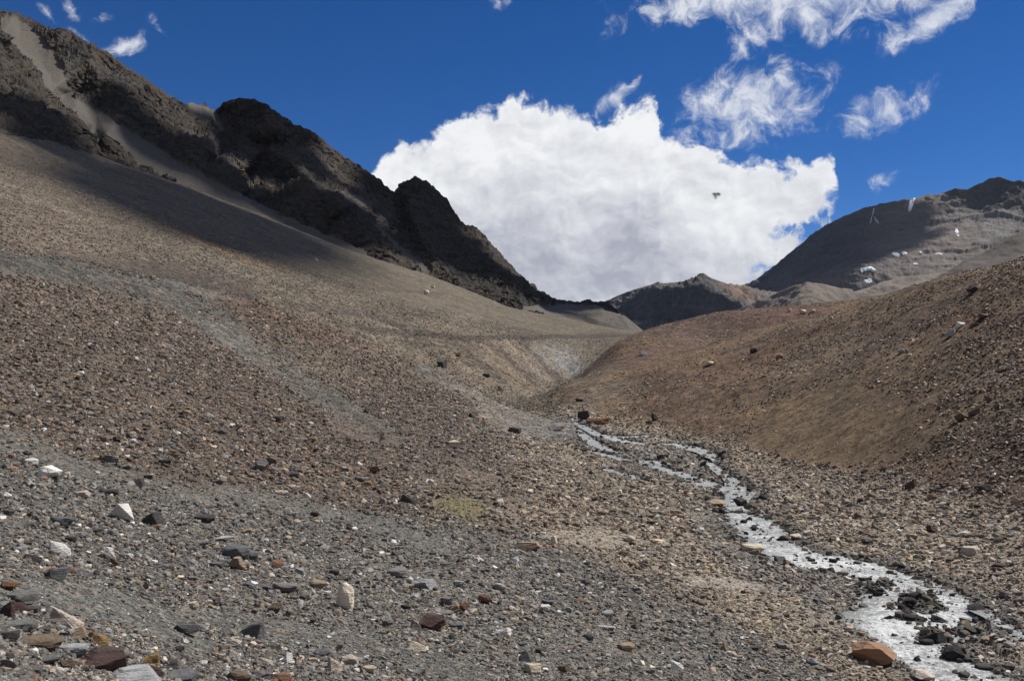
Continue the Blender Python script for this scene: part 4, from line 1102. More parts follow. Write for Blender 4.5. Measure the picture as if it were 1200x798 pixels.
PAL = dict(W=(.62, .60, .56), C=(.50, .43, .33), P=(.42, .36, .305), T=(.27, .20, .14), O=(.27, .175, .08), R=(.165, .088, .055), B=(.118, .090, .062),
           M=(.070, .044, .039), N=(.26, .150, .092), Y=(.64, .56, .44), G=(.158, .153, .142), S=(.108, .110, .114), L=(.29, .29, .29), V=(.155, .14, .136), D=(.05, .047, .045), K=(.022, .022, .024))
HERO = """
57 561 24 15 W r|rounded white boulder with shaded underside, biggest pale stone on the left gravel
37 542 13 6 W s|flat white stone just above and left of the rounded white boulder
97 584 15 10 P r|pinkish white cobble below and right of the rounded white boulder
142 610 25 20 W b|white angular stone with a dark shaded left face, on grey gravel
177 616 27 16 D w|dark layered rock right of the white angular stone with shaded face
184 620 12 6 T s|flat pale orange chip in front of the dark layered rock
70 650 21 18 W w|white wedge stone below the grey slab, leaning to the left
127 655 14 14 W b|chipped white block below the white angular stone
134 662 9 8 R b|orange brown chip touching the chipped white block
152 654 7 6 W r|little white pebble right of the chipped white block
66 680 23 15 S b|blue grey block with a dark front on smooth grey gravel at left
72 616 22 11 S s|grey slate slab left of the white angular stone with shaded face
38 658 18 10 D w|dark brown wedge left of the white wedge stone
25 646 14 6 L s|pale grey flake left of the white wedge stone, above the dark brown wedge
127 580 20 7 D s|long dark slab right of the pinkish white cobble
130 543 17 9 V s|mauve grey slab upslope of the long dark slab
194 545 14 7 D s|dark slab at the lower edge of the brown scree, left part
160 569 16 8 D w|black wedge rock alone on grey gravel above the long dark slab
174 561 10 5 D s|small black flake right of the black wedge rock
11 692 17 11 R b|rust brown block at the left edge above the slab pile
28 707 29 15 G s|mottled grey slab topping the slab pile at the left edge
21 717 18 13 M w|dark purple wedge under the mottled grey slab
36 718 17 9 S s|dark slate plate beside the dark purple wedge
7 724 15 19 M w|reddish triangular rock standing at the left edge of the slab pile
22 740 35 15 G s|long slanting grey slab in the slab pile at the left edge
12 750 21 12 D b|dark block under the long slanting grey slab
73 734 41 24 P w|big mottled pinkish boulder in the slab pile at lower left
90 747 20 13 T w|tan wedge at the foot of the big mottled pinkish boulder
45 760 46 17 B s|brown layered slab with ragged dark front in the slab pile
84 768 35 15 L s|blue grey slab bridging the brown layered slab and the dark red block
116 757 21 17 O w|ochre leaning stone behind the big dark red block
122 787 50 31 M b|big dark red brown block, heaviest of the slab pile
138 771 27 10 V s|mauve slab lying behind the big dark red block
158 803 56 30 L b|large pale blue grey boulder cut by the bottom edge at lower left
175 780 20 16 O w|bright ochre wedge beside the large pale blue grey boulder
182 792 17 13 M w|purple brown wedge below the bright ochre wedge
53 777 30 10 G s|flat grey slab on gravel below the brown layered slab
8 784 21 14 G b|grey brown block at the left edge near the bottom corner
77 785 18 13 B r|brown rounded stone below the brown layered slab
67 786 10 5 W s|small white flake left of the brown rounded stone
212 798 35 15 S s|dark slate slab at the bottom edge right of the pale boulder
200 783 21 13 V w|greyish brown wedge behind the dark slate slab at the bottom edge
217 743 28 16 S b|dark grey rock on grey gravel above the bottom slate slab
216 717 11 9 P w|pink triangular stone beside a cream chip
225 713 14 8 C s|cream chip beside the pink triangular stone
216 754 8 7 W b|bright white cube of rock below the dark grey rock
210 764 11 8 D b|dark lump below the bright white cube of rock
295 747 23 20 S w|grey stone with a tan right face on smooth grey gravel
274 758 14 11 P b|pinkish block left of the grey stone with tan face
274 769 13 10 P w|pale pink wedge below the pinkish block
338 777 11 13 W b|white upright block near the bottom, left of the pale pink pair
312 779 15 11 P w|whitish pink wedge left of the white upright block
280 800 25 14 B s|brown plank shaped slab at the bottom edge
328 800 27 14 R b|orange brown block at the bottom edge below the white upright block
309 796 22 15 V b|grey brown block beside the orange brown block at the bottom edge
321 720 14 14 B b|brown block right of the slate plates, above the grey gravel band
341 724 13 10 B w|dark brown wedge right of the brown block above the grey gravel band
333 694 27 11 V s|purple grey layered slab above the two brown blocks
292 690 15 8 S s|slate blue plate left of the purple grey layered slab
308 690 18 6 S s|thin dark slate plate touching the slate blue plate
239 613 23 10 D s|dark slab with raised edge alone at the top of the grey stony slope
260 634 28 6 L s|pale lilac slab like a long blade above the split slate slab
276 656 30 17 S s|large split slate slab, left half
294 656 17 10 S s|smaller right half of the split slate slab
278 668 20 15 T b|orange tan block just below the split slate slab
325 667 13 13 R b|brown cube of rock with a dark left side, right of the orange tan block
255 665 16 7 S s|slate flake left of the orange tan block
351 673 10 8 L b|pale lilac chip right of the brown cube of rock
236 639 17 6 G s|thin grey slab left of the long pale lilac blade
312 635 7 5 W r|white pebble right of the long pale lilac blade
369 605 10 6 M s|dark rust chip on the grey gravel band in the middle of the left slope
384 697 8 5 W s|white flake left of the tall cream boulder
373 689 18 9 T s|tan wedge shaped slab upslope and left of the tall cream boulder
403 713 20 30 Y r|tall cream boulder standing upright and casting a black shadow
465 677 24 14 V s|pale mauve slab up and left of the dark fronted boulder
480 684 9 8 W r|white cobble touching the dark fronted boulder
497 691 27 15 L b|dark fronted boulder with a pale right side in mid foreground
477 688 17 5 T s|pinkish tan sliver below the white cobble
485 702 8 7 W b|small white block below the dark fronted boulder
523 708 14 10 V s|mauve plate right of the small white block
532 716 12 10 T b|greenish tan block beside a rust brown block
544 716 10 10 R b|rust brown block beside the greenish tan block
568 707 17 11 R r|rounded rust brown cobble right of the rust and tan pair
507 739 33 23 M b|dark red block with a lit right face, biggest red rock in the middle
487 737 13 11 V w|pinkish grey wedge left of the dark red block
455 734 12 9 G s|grey plate between the tall cream boulder and the dark red block
589 744 19 12 W w|glossy white stone right of the dark red block
585 691 15 8 L s|blue grey flake above the rounded rust brown cobble
538 687 11 7 L s|pale flake right of the dark fronted boulder
426 648 6 6 W b|white chip upslope of the tall cream boulder
535 736 17 8 S s|slate plate at the foot of the dark red block's right side
521 719 20 5 G s|long grey sliver above the dark red block
409 779 21 13 P r|pale pink cobble, right one of a pair near the bottom edge
393 786 15 18 P w|pale pink wedge, left one of a pair near the bottom edge
433 788 15 9 C s|flat cream stone right of the pale pink pair
487 762 22 14 C w|chunky cream stone below the dark red block
498 764 9 6 W s|white chip touching the chunky cream stone
453 800 15 10 C b|cream block cut by the bottom edge below the flat cream stone
377 769 17 8 S s|dark grey slab up and left of the pale pink pair
397 760 9 6 M w|dark brown lump above the pale pink pair
624 790 20 16 C b|yellowish cream lump near the bottom edge in the middle
614 776 15 16 S w|dark slate wedge leaning behind the yellowish cream lump
734 763 19 11 T s|pinkish brown brick shaped stone right of the yellowish cream lump
690 750 13 9 S s|slate plate left of the pinkish brown brick shaped stone
712 723 13 8 L s|grey plate above the pinkish brown brick shaped stone
793 784 14 11 W w|white tooth shaped stone near the bottom, right of middle
763 790 13 9 G w|grey wedge left of the white tooth shaped stone
641 709 13 7 S s|slate plate behind the long white splinter
639 715 13 7 W s|long white splinter above the yellowish cream lump
680 708 13 7 R s|rust red plate right of the long white splinter
667 717 8 7 L r|round grey pebble below the rust red plate
710 738 19 6 L s|pale thin slab up and left of the brick shaped stone
660 787 14 10 B b|brownish grey block right of the yellowish cream lump
612 757 10 7 G r|grey cobble below the glossy white stone
850 763 8 8 O b|ochre cube among dark slates near the bottom, right of middle
953 778 13 9 L r|pale grey cobble left of the orange boulder by the stream
619 646 29 14 T b|low tan boulder in the middle where scree meets the gravel flat
648 638 11 11 C w|cream wedge right of the low tan boulder
737 635 15 9 P r|pale rounded rock half sunk in the sandy shelf
771 637 18 6 C s|flat cream slab on the gravel flat right of the pale rounded rock
763 651 16 6 G s|dark grey slab below the flat cream slab on the gravel flat
624 613 7 5 R b|orange chip up from the low tan boulder
684 684 12 7 S s|dark slate plate at the edge of the gravel flat
479 589 26 12 D w|ragged dark brown rock left of the ochre green patch
518 431 13 11 D b|black boulder alone on the crest of the near slope
586 458 6 6 T b|pale block on the grey spur below the black boulder
603 507 16 6 D s|dark slab at the foot of the grey spur
652 505 20 10 V b|dark boulder at the tip of the grey spur beside the stream
612 519 8 8 C w|cream wedge below the dark slab at the spur foot
534 525 14 9 C b|whitish rock in the middle of the left slope below the grey spur
570 442 9 4 D s|dark flake on the grey spur right of the black boulder
537 418 6 5 R b|rusty block on the slope across the gully behind the black boulder
553 489 8 5 D b|dark stone on brown rubble below the grey spur
247 489 10 5 W b|bright white stone high on the brown scree at left
307 553 15 14 V b|mauve brown boulder, left one of a pair in the mid scree
320 546 12 12 B b|brown boulder, right one of a pair in the mid scree
330 580 15 6 C s|long cream slab at the lower edge of the mid scree
345 561 11 7 D s|dark slab right of the mauve brown boulder
333 566 11 8 R w|bright orange stone below the pair of brown boulders
356 529 8 5 O b|ochre chip upslope of the pair of brown boulders
366 518 12 5 O s|ochre brown slab above the ochre chip
439 555 13 9 R b|orange brown boulder alone on the tan gravel
421 564 12 6 S s|dark grey slab below and left of the orange brown boulder
431 569 9 5 O s|ochre plate below the orange brown boulder
445 579 7 6 M b|dark rust cube below the orange brown boulder
328 494 12 6 D s|dark brown slab high on the scree right of the bright white stone
429 484 6 5 D r|black pebble on the smooth grey track
361 584 8 6 W b|white cube right of the long cream slab
219 488 9 7 T b|orange tan block left of the bright white stone
105 482 7 6 R b|red orange chip on the scree far left
259 508 12 6 S b|dark teal stone below the bright white stone
1025 779 44 30 N r|big orange brown boulder on the stream bank at lower right
1080 799 23 13 P r|pale rounded boulder at the water's edge below the orange boulder
1067 709 13 8 K r|black wet boulder at the head of the mid stream island
1057 713 9 6 K r|small black wet rock left of the black wet boulder
1100 733 14 7 K w|black wedge splitting the current below the island
1146 720 19 10 K b|dark wet block on the stream's right bank beside the island
1116 703 6 4 K r|tiny black rock alone in the white water
1100 716 10 6 K b|black rock at the right end of the mid stream island
1072 702 9 7 K b|dark rock at the upstream tip of the island, left of two
1081 701 9 7 K b|dark rock at the upstream tip of the island, right of two
1065 729 14 7 K s|dark flat rock at the downstream end of the island, left of two
1079 731 12 6 K b|dark rock at the downstream end of the island, right of two
1092 754 26 14 K w|heap like dark rock in the rapids below the island
1086 762 14 7 K s|dark flat rock at the foot of the heap like rock
1118 777 21 16 K b|squarish dark block beside the lower rapids
1156 785 21 7 D s|long dark slab right of the squarish block
1127 740 6 3 K s|little dark rock near the right bank rapids
1177 739 17 8 L s|pale slab beside the spill channel at the right
1183 758 11 6 L r|pale cobble below the pale slab by the spill channel
1148 777 9 6 P b|pinkish cobble above the long dark slab
1030 696 10 5 K s|dark rock near the left bank above the island
976 665 9 5 K s|dark stone in the stream at the left bank bend
868 596 14 11 D b|dark boulder where the stream narrows
880 598 15 8 B b|brown boulder touching the dark boulder at the narrows
886 604 12 7 D w|dark wedge below the brown boulder at the narrows
840 593 20 9 T b|tan boulder on the left bank across from the narrows
845 601 9 5 D r|dark stone below the tan boulder at the narrows
872 617 8 5 K r|dark rock at the left water edge below the narrows
884 625 7 5 K r|small dark rock downstream of the narrows
882 647 25 11 C s|large flat cream rock on the left bank
919 636 13 7 B b|brown rock on the right bank across from the flat cream rock
932 634 12 8 C r|pale tan cobble beside the brown rock on the right bank
951 664 9 4 K s|dark sliver in the current downstream of the flat cream rock
878 579 7 5 K r|dark rock in the middle of the wide riffle
832 544 7 6 D b|dark stone beside the upper channel bend
777 537 14 6 D s|dark low rock on the gravel bar between the upper channels
699 497 28 9 R s|rust red slab boulder by the uppermost cascade
684 492 14 11 D b|dark boulder left of the rust red slab at the cascade
767 493 8 8 D b|dark boulder at the foot of the brown hill
679 471 11 4 D s|dark slab above the cascade at the hill foot
1126 493 16 9 B b|brown boulder with a shaded front, left of two on the brown slope
1143 486 12 8 B w|brown pointed boulder, right of two on the brown slope
1159 471 9 6 B b|small brown boulder up the slope from the pair of boulders
1174 437 10 5 B b|brown boulder near the right edge of the brown slope, left of two
1184 433 7 5 L b|dark boulder with a whitish top near the right edge, right of two
1056 414 7 5 L b|grey boulder with white top beside a pale slab on the hillside
1064 419 9 4 C s|pale slab on the hillside beside the grey boulder
1140 343 11 6 D b|black boulder just under the skyline of the right hillside
1152 374 10 5 B b|brown boulder below the black skyline boulder
1125 384 9 6 W b|white block in the middle of the upper hillside
1115 394 10 7 L w|grey and white wedge below the white block
913 420 8 5 T b|tan stone on the left flank of the hillside
883 414 8 7 D b|dark boulder on the shoulder of the hillside
754 417 10 6 W b|white block on the reddish lobe of the hillside
832 428 8 4 C b|pale stone on the orange brown lobe right of the white block
925 366 4 4 C b|small pale stone on the red knoll, leftmost of three
940 368 8 5 C b|pale stone on the red knoll, middle and largest of three
952 367 6 4 C b|small pale stone on the red knoll, rightmost of three
1067 573 11 11 M w|dark brown pointed boulder at the foot of the stony hillside
1153 576 14 8 D b|dark hollowed boulder at the hill foot near the right edge
1091 585 8 7 T b|tan block right of the dark brown pointed boulder
1092 624 11 8 M b|brown boulder alone on the gravel flat right of the stream
1138 651 19 11 P s|pale topped brown slab on the right gravel flat
1015 637 12 7 G r|grey cobble on the gravel between hill and stream
1172 665 14 5 M s|red flat slab on the right gravel flat near the edge
1006 608 10 6 B b|brown boulder near the hill foot above the grey cobble
1010 590 9 6 D b|dark boulder on the gravel left of the brown pointed one
1105 589 10 6 C b|pale boulder right of the tan block
1027 600 6 5 W b|white stone left of the dark brown pointed boulder
500 346 6 6 C b|pale block on the big fan under the dark crags, lower of two
508 338 5 4 C b|pale block on the big fan under the dark crags, upper of two
475 370 4 4 T b|tan stone on the fan below the two pale blocks
387 369 4 4 T b|tan stone on the fan near the fold, left part
371 306 4 3 C b|pale stone high on the fan under the dark crags
"""
SHARED = {}
def put_rock(px, py, w, h, colr_, kind, label, group=None, seed=0, name=None, world=None, col=None):
    p = ground_hit(px, py) if world is None else np.array(world)
    if p is None: return None
    d = float(np.linalg.norm(p)); u = d/F
    big = w >= 13
    r = random.Random(seed*13+5)
    key = kind if not big else None
    if key and len(SHARED.setdefault(key, [])) >= 6: me = r.choice(SHARED[key])
    else:
        me = rock_mesh('stone', kind, seed+11, True)
        me.materials.append(mat_rock); me.polygons.foreach_set('use_smooth', np.full(len(me.polygons), False))
        if key: SHARED[key].append(me)
    wid = w*u
    dep = wid*{'s': .75, 'b': .8, 'w': .8, 'r': .85}[kind]
    sl = max(.05, -p[2]/d if p[2] < 0 else .05)
    vis = h*u
    hz = max(vis - dep*sl*.8, vis*.55 if kind != 's' else vis*.35)
    o = bpy.data.objects.new(name or ('boulder' if wid > .75 else 'flat_stone' if kind == 's' else 'stone'), me)
    COL.objects.link(o)
    yaw = r.uniform(-.45, .45)
    hd = Vector((p[0], p[1], 0)).normalized()
    base = math.atan2(hd.x, hd.y)
    o.rotation_euler = (r.uniform(-.10, .10), r.uniform(-.12, .12), -base + yaw)
    o.scale = (wid*1.05, dep, hz*1.15)
    o.location = (p[0] + hd.x*dep*.35, p[1] + hd.y*dep*.35, p[2] + sl*0 - hz*.12 + (0.0))
    gz = float(gsample(math.atan2(o.location.x, o.location.y), math.hypot(o.location.x, o.location.y)))
    o.location.z = min(gz, p[2] + .5*dep) - hz*.14
    a_, d_ = math.atan2(o.location.x, o.location.y), math.hypot(o.location.x, o.location.y)
    if float(gsample(a_, d_, 'bank')) < .1: o.location.z = max(o.location.z, float(gsample(a_, d_, 'W')) - hz*.2)
    c = np.array(col if col is not None else PAL[colr_])*r.uniform(.9, 1.1)
    o.color = (c[0], c[1], c[2], 1)
    tag(o, label, 'rock', group, 'thing')
    return o
heroes = []
for n, ln in enumerate(l for l in HERO.strip().split('\n') if l.strip()):
    a, lab = ln.split('|')
    px, py, w, h, cc, kk = a.split()
    o = put_rock(float(px), float(py), float(w), float(h), cc, kk, lab.strip(), seed=n)
    heroes.append((float(px), float(py), float(w), lab.strip()))

# --- loose rubble: one sampling in azimuth and log distance, so stones thin out with distance
def scatter(N, amin, amax, dmin, dmax, seed):
    g = np.random.default_rng(seed)
    az = g.uniform(amin, amax, N); d = np.exp(g.uniform(math.log(dmin), math.log(dmax), N))
    fi = gsample(az, d, 'fine'); hill_ = gsample(az, d, 'hill'); fan_ = gsample(az, d, 'fan'); bed_ = gsample(az, d, 'bed'); bank_ = gsample(az, d, 'bank')
    u = g.uniform(0, 1, N)
    bandn = fbm((d*np.sin(az)*.5+d*np.cos(az)*.87)/5.5, (d*np.sin(az)*.87-d*np.cos(az)*.5)/16, 12.0, 4, .55)
    fi = np.clip(fi + .5*sstep(.15, .5, bandn)*(bed_ < .5), 0, 1)
    smin = np.maximum(d*.00160, .030)
    s = smin*np.minimum((1-u)**(-1/2.3), 7.0)
    cl = fbm(d*np.sin(az)/4, d*np.cos(az)/4, 3.0, 3)
    s *= (1 + .45*cl)
    cap = np.where(hill_ > .5, .32, np.where(bed_ > .5, .42, .36)) 
    cap = np.minimum(cap, np.maximum(.0092*d, .09))
    s = np.minimum(s, cap*g.uniform(.7, 1.0, N))
    s = np.where(fi > .5, s*.62, s)
    keep = g.uniform(0, 1, N) < (1-.93*fi)*(1-.15*fan_)*np.where(hill_ > .5, np.clip(.50+2.0*bandn+.7*sstep(.40, .50, az), .12, 1.25), 1)*np.clip(1.1+.6*cl, .4, 1.3)
    keep &= g.uniform(0, 1, N) < np.clip(1.15-(d-45)/140, .42, 1)
    inwater = bank_ < 0.05
    isl_ = gsample(az, d, 'isl'); W_ = gsample(az, d, 'W')
    s = np.where(inwater, s*1.5, s)
    cl2 = fbm(d*np.sin(az)/1.6, d*np.cos(az)/1.6, 8.0, 3)
    keep &= ~inwater | (g.uniform(0, 1, N) < np.clip(.05 + isl_*1.2 + .5*np.clip(cl2-.15, 0, 1) + .4*sstep(-.35, 0.0, bank_), 0, 1))
    keep &= s > d*.0010
    az, d, s, hill_, bed_, fan_, bank_, fi, W_, isl_ = (A[keep] for A in (az, d, s, hill_, bed_, fan_, bank_, fi, W_, isl_))
    low_ = gsample(az, d, 'low')
    z = gsample(az, d); z = np.where(bank_ < .05, np.maximum(z, W_ - .05*s), z); lc = gsample(az, d, 'col')
    n = len(az)
    pal_l = np.array([PAL['B'], (.165, .142, .108), PAL['G'], PAL['S'], PAL['D'], PAL['R'], PAL['T'], PAL['P'], PAL['W'], PAL['V']])
    pr = {'l': [.25, .20, .17, .05, .17, .060, .05, .02, .008, .045], 'w': [.10, .11, .29, .12, .16, .03, .045, .035, .014, .08], 'b': [.14, .18, .17, .05, .09, .04, .21, .10, .017, .013], 'h': [.16, .16, .10, .03, .14, .05, .20, .11, .03, .02]}
    ix = np.empty(n, int)
    for key, m_ in (('l', (hill_ <= .5) & (bed_ <= .5) & (low_ <= .5)), ('w', (hill_ <= .5) & (bed_ <= .5) & (low_ > .5)), ('b', (hill_ <= .5) & (bed_ > .5)), ('h', hill_ > .5)):
        q = np.array(pr[key]); ix[m_] = g.choice(10, m_.sum(), p=q/q.sum())
    c = pal_l[ix]
    br = np.exp(g.normal(-.05, .36, (n, 1)))
    c = c*br*.68 + lc*br*.32
    c = np.where((bed_ > .5)[:, None], c*1.14, c*1.22)
    c = np.minimum(c, .58)
    wet = (bank_ < .2)[:, None]
    c = np.where(wet, c*.45, c)
    return dict(az=az, d=d, s=s, z=z, c=c, hill=hill_, bed=bed_, fan=fan_, bank=bank_, ix=ix, g=g)
SC = scatter(560000, -.585, .585, 6.3, 260, 21)
pxs = SC['s']/SC['d']*F
# stones the photograph shows large enough to tell apart stay single objects
X_, Y_ = SC['d']*np.sin(SC['az']), SC['d']*np.cos(SC['az'])
PXs, PYs = to_px(X_, Y_, SC['z'])
print('rubble', len(pxs), 'max px', pxs.max())

SRC = bpy.data.collections.new('stone_shapes')        # shapes used by the rubble below
for k in range(14):
    me = rock_mesh('rubble_stone', 's' if k % 3 != 1 else ('b' if k != 7 else 'w'), 300+k, False)
    me.materials.append(mat_stone)
    o = bpy.data.objects.new('rubble_stone_%02d' % k, me); SRC.objects.link(o)
def rubble(name, label, sel):
    n = int(sel.sum()); g = SC['g']
    s = SC['s'][sel]; c = SC['c'][sel]
    asp = g.uniform(.55, .95, n); th = g.uniform(.16, .6, n)
    me = bpy.data.meshes.new(name); me.vertices.add(n)
    P = np.c_[X_[sel], Y_[sel], SC['z'][sel] - s*th*.22]
    me.vertices.foreach_set('co', P.astype(np.float32).ravel())
    rot = np.c_[g.normal(0, .36, n), g.normal(0, .36, n), g.uniform(0, 6.283, n)]
    scl = np.c_[s, s*asp, s*th]
    for nm, A in (('rot', rot), ('scl', scl)):
        at = me.attributes.new(nm, 'FLOAT_VECTOR', 'POINT'); at.data.foreach_set('vector', A.astype(np.float32).ravel())
    at = me.attributes.new('scol', 'FLOAT_COLOR', 'POINT'); at.data.foreach_set('color', np.c_[c, np.ones(n)].astype(np.float32).ravel())
    at = me.attributes.new('pick', 'INT', 'POINT'); at.data.foreach_set('value', g.integers(0, 14, n).astype(np.int32))
    o = link(name, me); tag(o, label, kind='stuff')
    ng = bpy.data.node_groups.new(name, 'GeometryNodeTree')
    ng.interface.new_socket('Geometry', in_out='INPUT', socket_type='NodeSocketGeometry')
    ng.interface.new_socket('Geometry', in_out='OUTPUT', socket_type='NodeSocketGeometry')
    t = NT(ng)
    gi = t.new('NodeGroupInput'); go = t.new('NodeGroupOutput')
    mp = t.new('GeometryNodeMeshToPoints'); t.l.new(gi.outputs[0], mp.inputs[0])
    ci = t.new('GeometryNodeCollectionInfo'); ci.inputs['Collection'].default_value = SRC
    ci.inputs['Separate Children'].default_value = True; ci.inputs['Reset Children'].default_value = True
    ip = t.new('GeometryNodeInstanceOnPoints'); t.l.new(mp.outputs[0], ip.inputs['Points'])
    t.l.new(ci.outputs[0], ip.inputs['Instance']); ip.inputs['Pick Instance'].default_value = True
    def na(nm, ty):
        nd = t.new('GeometryNodeInputNamedAttribute', data_type=ty); nd.inputs['Name'].default_value = nm; return nd.outputs[0]
    t.l.new(na('pick', 'INT'), ip.inputs['Instance Index'])
    er = t.new('FunctionNodeEulerToRotation'); t.l.new(na('rot', 'FLOAT_VECTOR'), er.inputs[0]); t.l.new(er.outputs[0], ip.inputs['Rotation'])
    t.l.new(na('scl', 'FLOAT_VECTOR'), ip.inputs['Scale'])
    t.l.new(ip.outputs[0], go.inputs[0])
    mod = o.modifiers.new('scatter', 'NODES'); mod.node_group = ng
hillm = SC['hill'] > .5; bedm = (~hillm) & (SC['bed'] > .5); leftm = ~(hillm | bedm)
taken = np.zeros(len(pxs), bool)
import re
CN = ['brown', 'dull brown', 'grey', 'slate grey', 'dark', 'rust brown', 'tan', 'pale pinkish', 'white', 'mauve grey']
def short(l):
    return re.split(r",| with | below| above| just| left| right| in the| on | at | beside| between| behind| alone| under| near| touching| standing| leaning| half| cut| along| far | up | from | where | lying| topping| bridging| among| across| like | splitting| touch| downstream| upslope| by | and | to | high | casting", l)[0].strip()
shorts = [short(h[3]) for h in heroes]
uniq = [k for k, q in enumerate(shorts) if shorts.count(q) == 1 and len(q.split()) > 1]
HX = np.array([(h[0], h[1]) for h in heroes])
okm = (PXs > 5) & (PXs < 1195) & (PYs > 320) & (PYs < 795) & (SC['bank'] > .3) & (pxs > 6)
order = np.nonzero(okm)[0]; order = order[np.argsort(-pxs[order])]; used_labels = {h[3] for h in heroes}; used_xy = []; made = 0
for i in order[:25000]:
    if made >= 80: break
    px, py = float(PXs[i]), float(PYs[i])
    if not (5 < px < 1195 and 300 < py < 795) or SC['bank'][i] < .3: continue
    dd = np.hypot(*(HX - (px, py)).T)
    if dd.min() < 13 or (used_xy and min(math.hypot(px-a_, py-b_) for a_, b_ in used_xy) < 16): continue
    cand = sorted(uniq, key=lambda k: dd[k])[:2]
    k = cand[0]
    if dd[k] > 60: continue
    hp = ground_hit(px, py)
    if hp is None or abs(np.linalg.norm(hp) - SC['d'][i]) > 1.5 + .08*SC['d'][i]: continue
    dx, dy = px - HX[k, 0], py - HX[k, 1]
    rel_ = ('right of' if dx > 0 else 'left of') if abs(dx) > abs(dy) else ('below' if dy > 0 else 'upslope of')
    kind_ = ('s', 'b', 'w', 's')[made % 4]
    wd = {'s': 'flat stone', 'b': 'block', 'w': 'wedge stone'}[kind_]
    lab = ('%s %s %s %s the %s' % ('close' if dd[k] < 30 else 'lone', CN[SC['ix'][i]], wd, rel_, shorts[k])).replace('close ', 'small ').replace('lone ', 'mid sized ')
    if lab in used_labels or len(lab.split()) > 16: continue
    used_labels.add(lab); used_xy.append((px, py)); taken[i] = True; made += 1
    put_rock(px, py, max(float(pxs[i])*1.15, 8), max(float(pxs[i])*.62, 5), None, kind_, lab, 'larger stones among the scree', 900+made, col=SC['c'][i])

rubble('scree_rubble', 'loose brown and grey scree stones on the left slope', leftm & ~taken)
rubble('streambed_gravel', 'tan and grey gravel along the stream', bedm & ~taken)
rubble('hillside_rubble', 'scattered stones on the brown right hillside', hillm & ~taken)

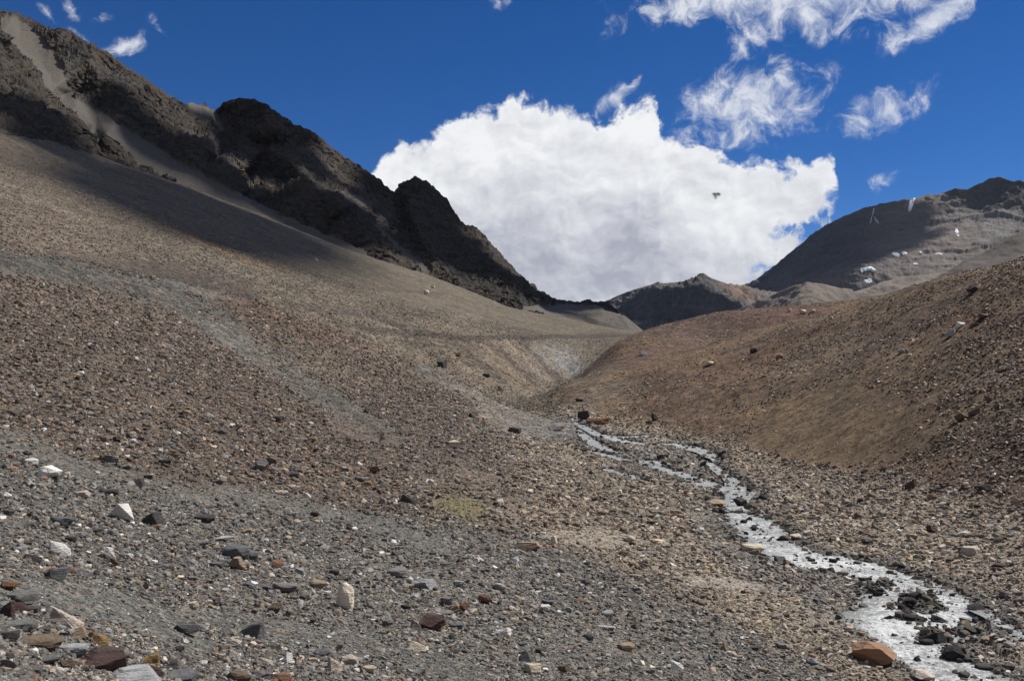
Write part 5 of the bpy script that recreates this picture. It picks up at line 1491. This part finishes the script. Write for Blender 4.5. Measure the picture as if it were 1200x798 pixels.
# ------------------------------------------------------------------ the insect in front of the white cloud
def insect():
    x, y, z = ray(839.5, 227.5); D_ = 1.45
    root = bpy.data.objects.new('flying_insect', None); COL.objects.link(root)
    root.location = (float(x)*D_, float(y)*D_, float(z)*D_)
    root.empty_display_size = .01
    tag(root, 'small dark brown flying insect hovering before the white cloud', 'insect')
    m, t, bs = material('insect_shell')
    tc = t.new('ShaderNodeTexCoord')
    w = t.new('ShaderNodeTexWave'); t.l.new(tc.outputs['Object'], w.inputs['Vector']); w.inputs['Scale'].default_value = 260; w.bands_direction = 'X'
    t.l.new(t.mix(w.outputs['Fac'], (.012, .008, .008, 1), (.06, .028, .018, 1)), bs.inputs['Base Color']); bs.inputs['Roughness'].default_value = .35
    mw, tw, bw = material('insect_wing')
    bw.inputs['Base Color'].default_value = (.45, .40, .32, 1); bw.inputs['Alpha'].default_value = .45; bw.inputs['Roughness'].default_value = .3
    # body: one lathe-like skin along x with head, waist and abdomen
    bm = bmesh.new()
    prof = [(-.0066, .0002), (-.0063, .0010), (-.0055, .0015), (-.0047, .0013), (-.0043, .0009), (-.0036, .0017), (-.0022, .0023), (-.0008, .0020), (.0, .0013), (.0010, .0020), (.0026, .0026), (.0042, .0023), (.0056, .0014), (.0064, .0003)]
    rings = []
    for xx, rr in prof:
        rings.append([bm.verts.new((xx, rr*math.cos(a), rr*.9*math.sin(a) - .0003*(xx > 0)*xx*300)) for a in np.linspace(0, 2*math.pi, 17)[:-1]])
    for A, B in zip(rings[:-1], rings[1:]):
        for k in range(16): bm.faces.new((A[k], A[(k+1) % 16], B[(k+1) % 16], B[k]))
    bm.faces.new(rings[0]); bm.faces.new(rings[-1]); bmesh.ops.recalc_face_normals(bm, faces=bm.faces[:])
    me = bpy.data.meshes.new('body'); bm.to_mesh(me); bm.free(); me.polygons.foreach_set('use_smooth', np.full(len(me.polygons), True))
    link('body', me, m, root)
    for s, rot in ((1, (R(-52), R(18), R(-24))), (-1, (R(38), R(20), R(28)))):
        bm = bmesh.new()
        outl = [(0, 0), (.0018, .0012), (.0034, .0040), (.0038, .0078), (.0025, .0108), (.0004, .0102), (-.0010, .0064), (-.0008, .0024)]
        top = [bm.verts.new((a, s*b, .00006)) for a, b in outl]; bot = [bm.verts.new((a, s*b, -.00006)) for a, b in outl]
        bm.faces.new(top); bm.faces.new(bot[::-1])
        for k in range(8): bm.faces.new((top[k], bot[k], bot[(k+1) % 8], top[(k+1) % 8]))
        bmesh.ops.recalc_face_normals(bm, faces=bm.faces[:])
        me = bpy.data.meshes.new('wing'); bm.to_mesh(me); bm.free()
        o = link('wing', me, mw, root); o.location = (-.0018, s*.0008, .0018); o.rotation_euler = rot
    for s in (-1, 1):
        for xx, dx in ((-.0032, -.0012), (-.0018, .0016), (-.0006, .0050)):
            bm = bmesh.new()
            path = [Vector((xx, s*.001, -.0014)), Vector((xx+dx*.4, s*.0032, -.0022)), Vector((xx+dx*.8, s*.0038, -.0040)), Vector((xx+dx*1.1, s*.0036, -.0046))]
            prev = None
            for i, p in enumerate(path):
                rr = .00022*(1-.18*i)
                ring = [bm.verts.new(p + Vector((rr*math.cos(a), rr*math.sin(a), 0))) for a in np.linspace(0, 6.283, 7)[:-1]]
                if prev:
                    for k in range(6): bm.faces.new((prev[k], prev[(k+1) % 6], ring[(k+1) % 6], ring[k]))
                prev = ring
            bmesh.ops.recalc_face_normals(bm, faces=bm.faces[:])
            me = bpy.data.meshes.new('leg'); bm.to_mesh(me); bm.free()
            link('leg', me, m, root)
insect()

# ------------------------------------------------------------------ thin mountain air
def haze():
    bm = bmesh.new(); bmesh.ops.create_cube(bm, size=1.0)
    for v in bm.verts: v.co = Vector((v.co.x*13000, v.co.y*13000, 660 if v.co.z > 0 else -420))
    me = bpy.data.meshes.new('haze'); bm.to_mesh(me); bm.free()
    m = bpy.data.materials.new('thin_air'); m.use_nodes = True
    t = NT(m.node_tree); t.n.clear()
    out = t.new('ShaderNodeOutputMaterial'); pv = t.new('ShaderNodeVolumePrincipled')
    pv.inputs['Color'].default_value = (.62, .74, .95, 1); pv.inputs['Density'].default_value = 2.0e-5
    t.l.new(pv.outputs[0], out.inputs['Volume'])
    o = link('haze', me, m); tag(o, 'thin blue mountain air', kind='stuff')
haze()

# ------------------------------------------------------------------ camera
cam = bpy.data.cameras.new('camera'); cam.sensor_width = 36; cam.lens = F/1200*36
cam.clip_start = 0.05; cam.clip_end = 60000
co = bpy.data.objects.new('camera', cam); COL.objects.link(co)
co.rotation_euler = (math.pi/2 + PITCH, 0, 0)
scene.camera = co
cam.dof.use_dof = True; cam.dof.focus_distance = 45; cam.dof.aperture_fstop = 9.0
scene.view_settings.view_transform = 'Standard'; scene.view_settings.look = 'None'
scene.view_settings.exposure = 0.24; scene.view_settings.gamma = 1.0
scene.cycles.max_bounces = 6; scene.cycles.diffuse_bounces = 2
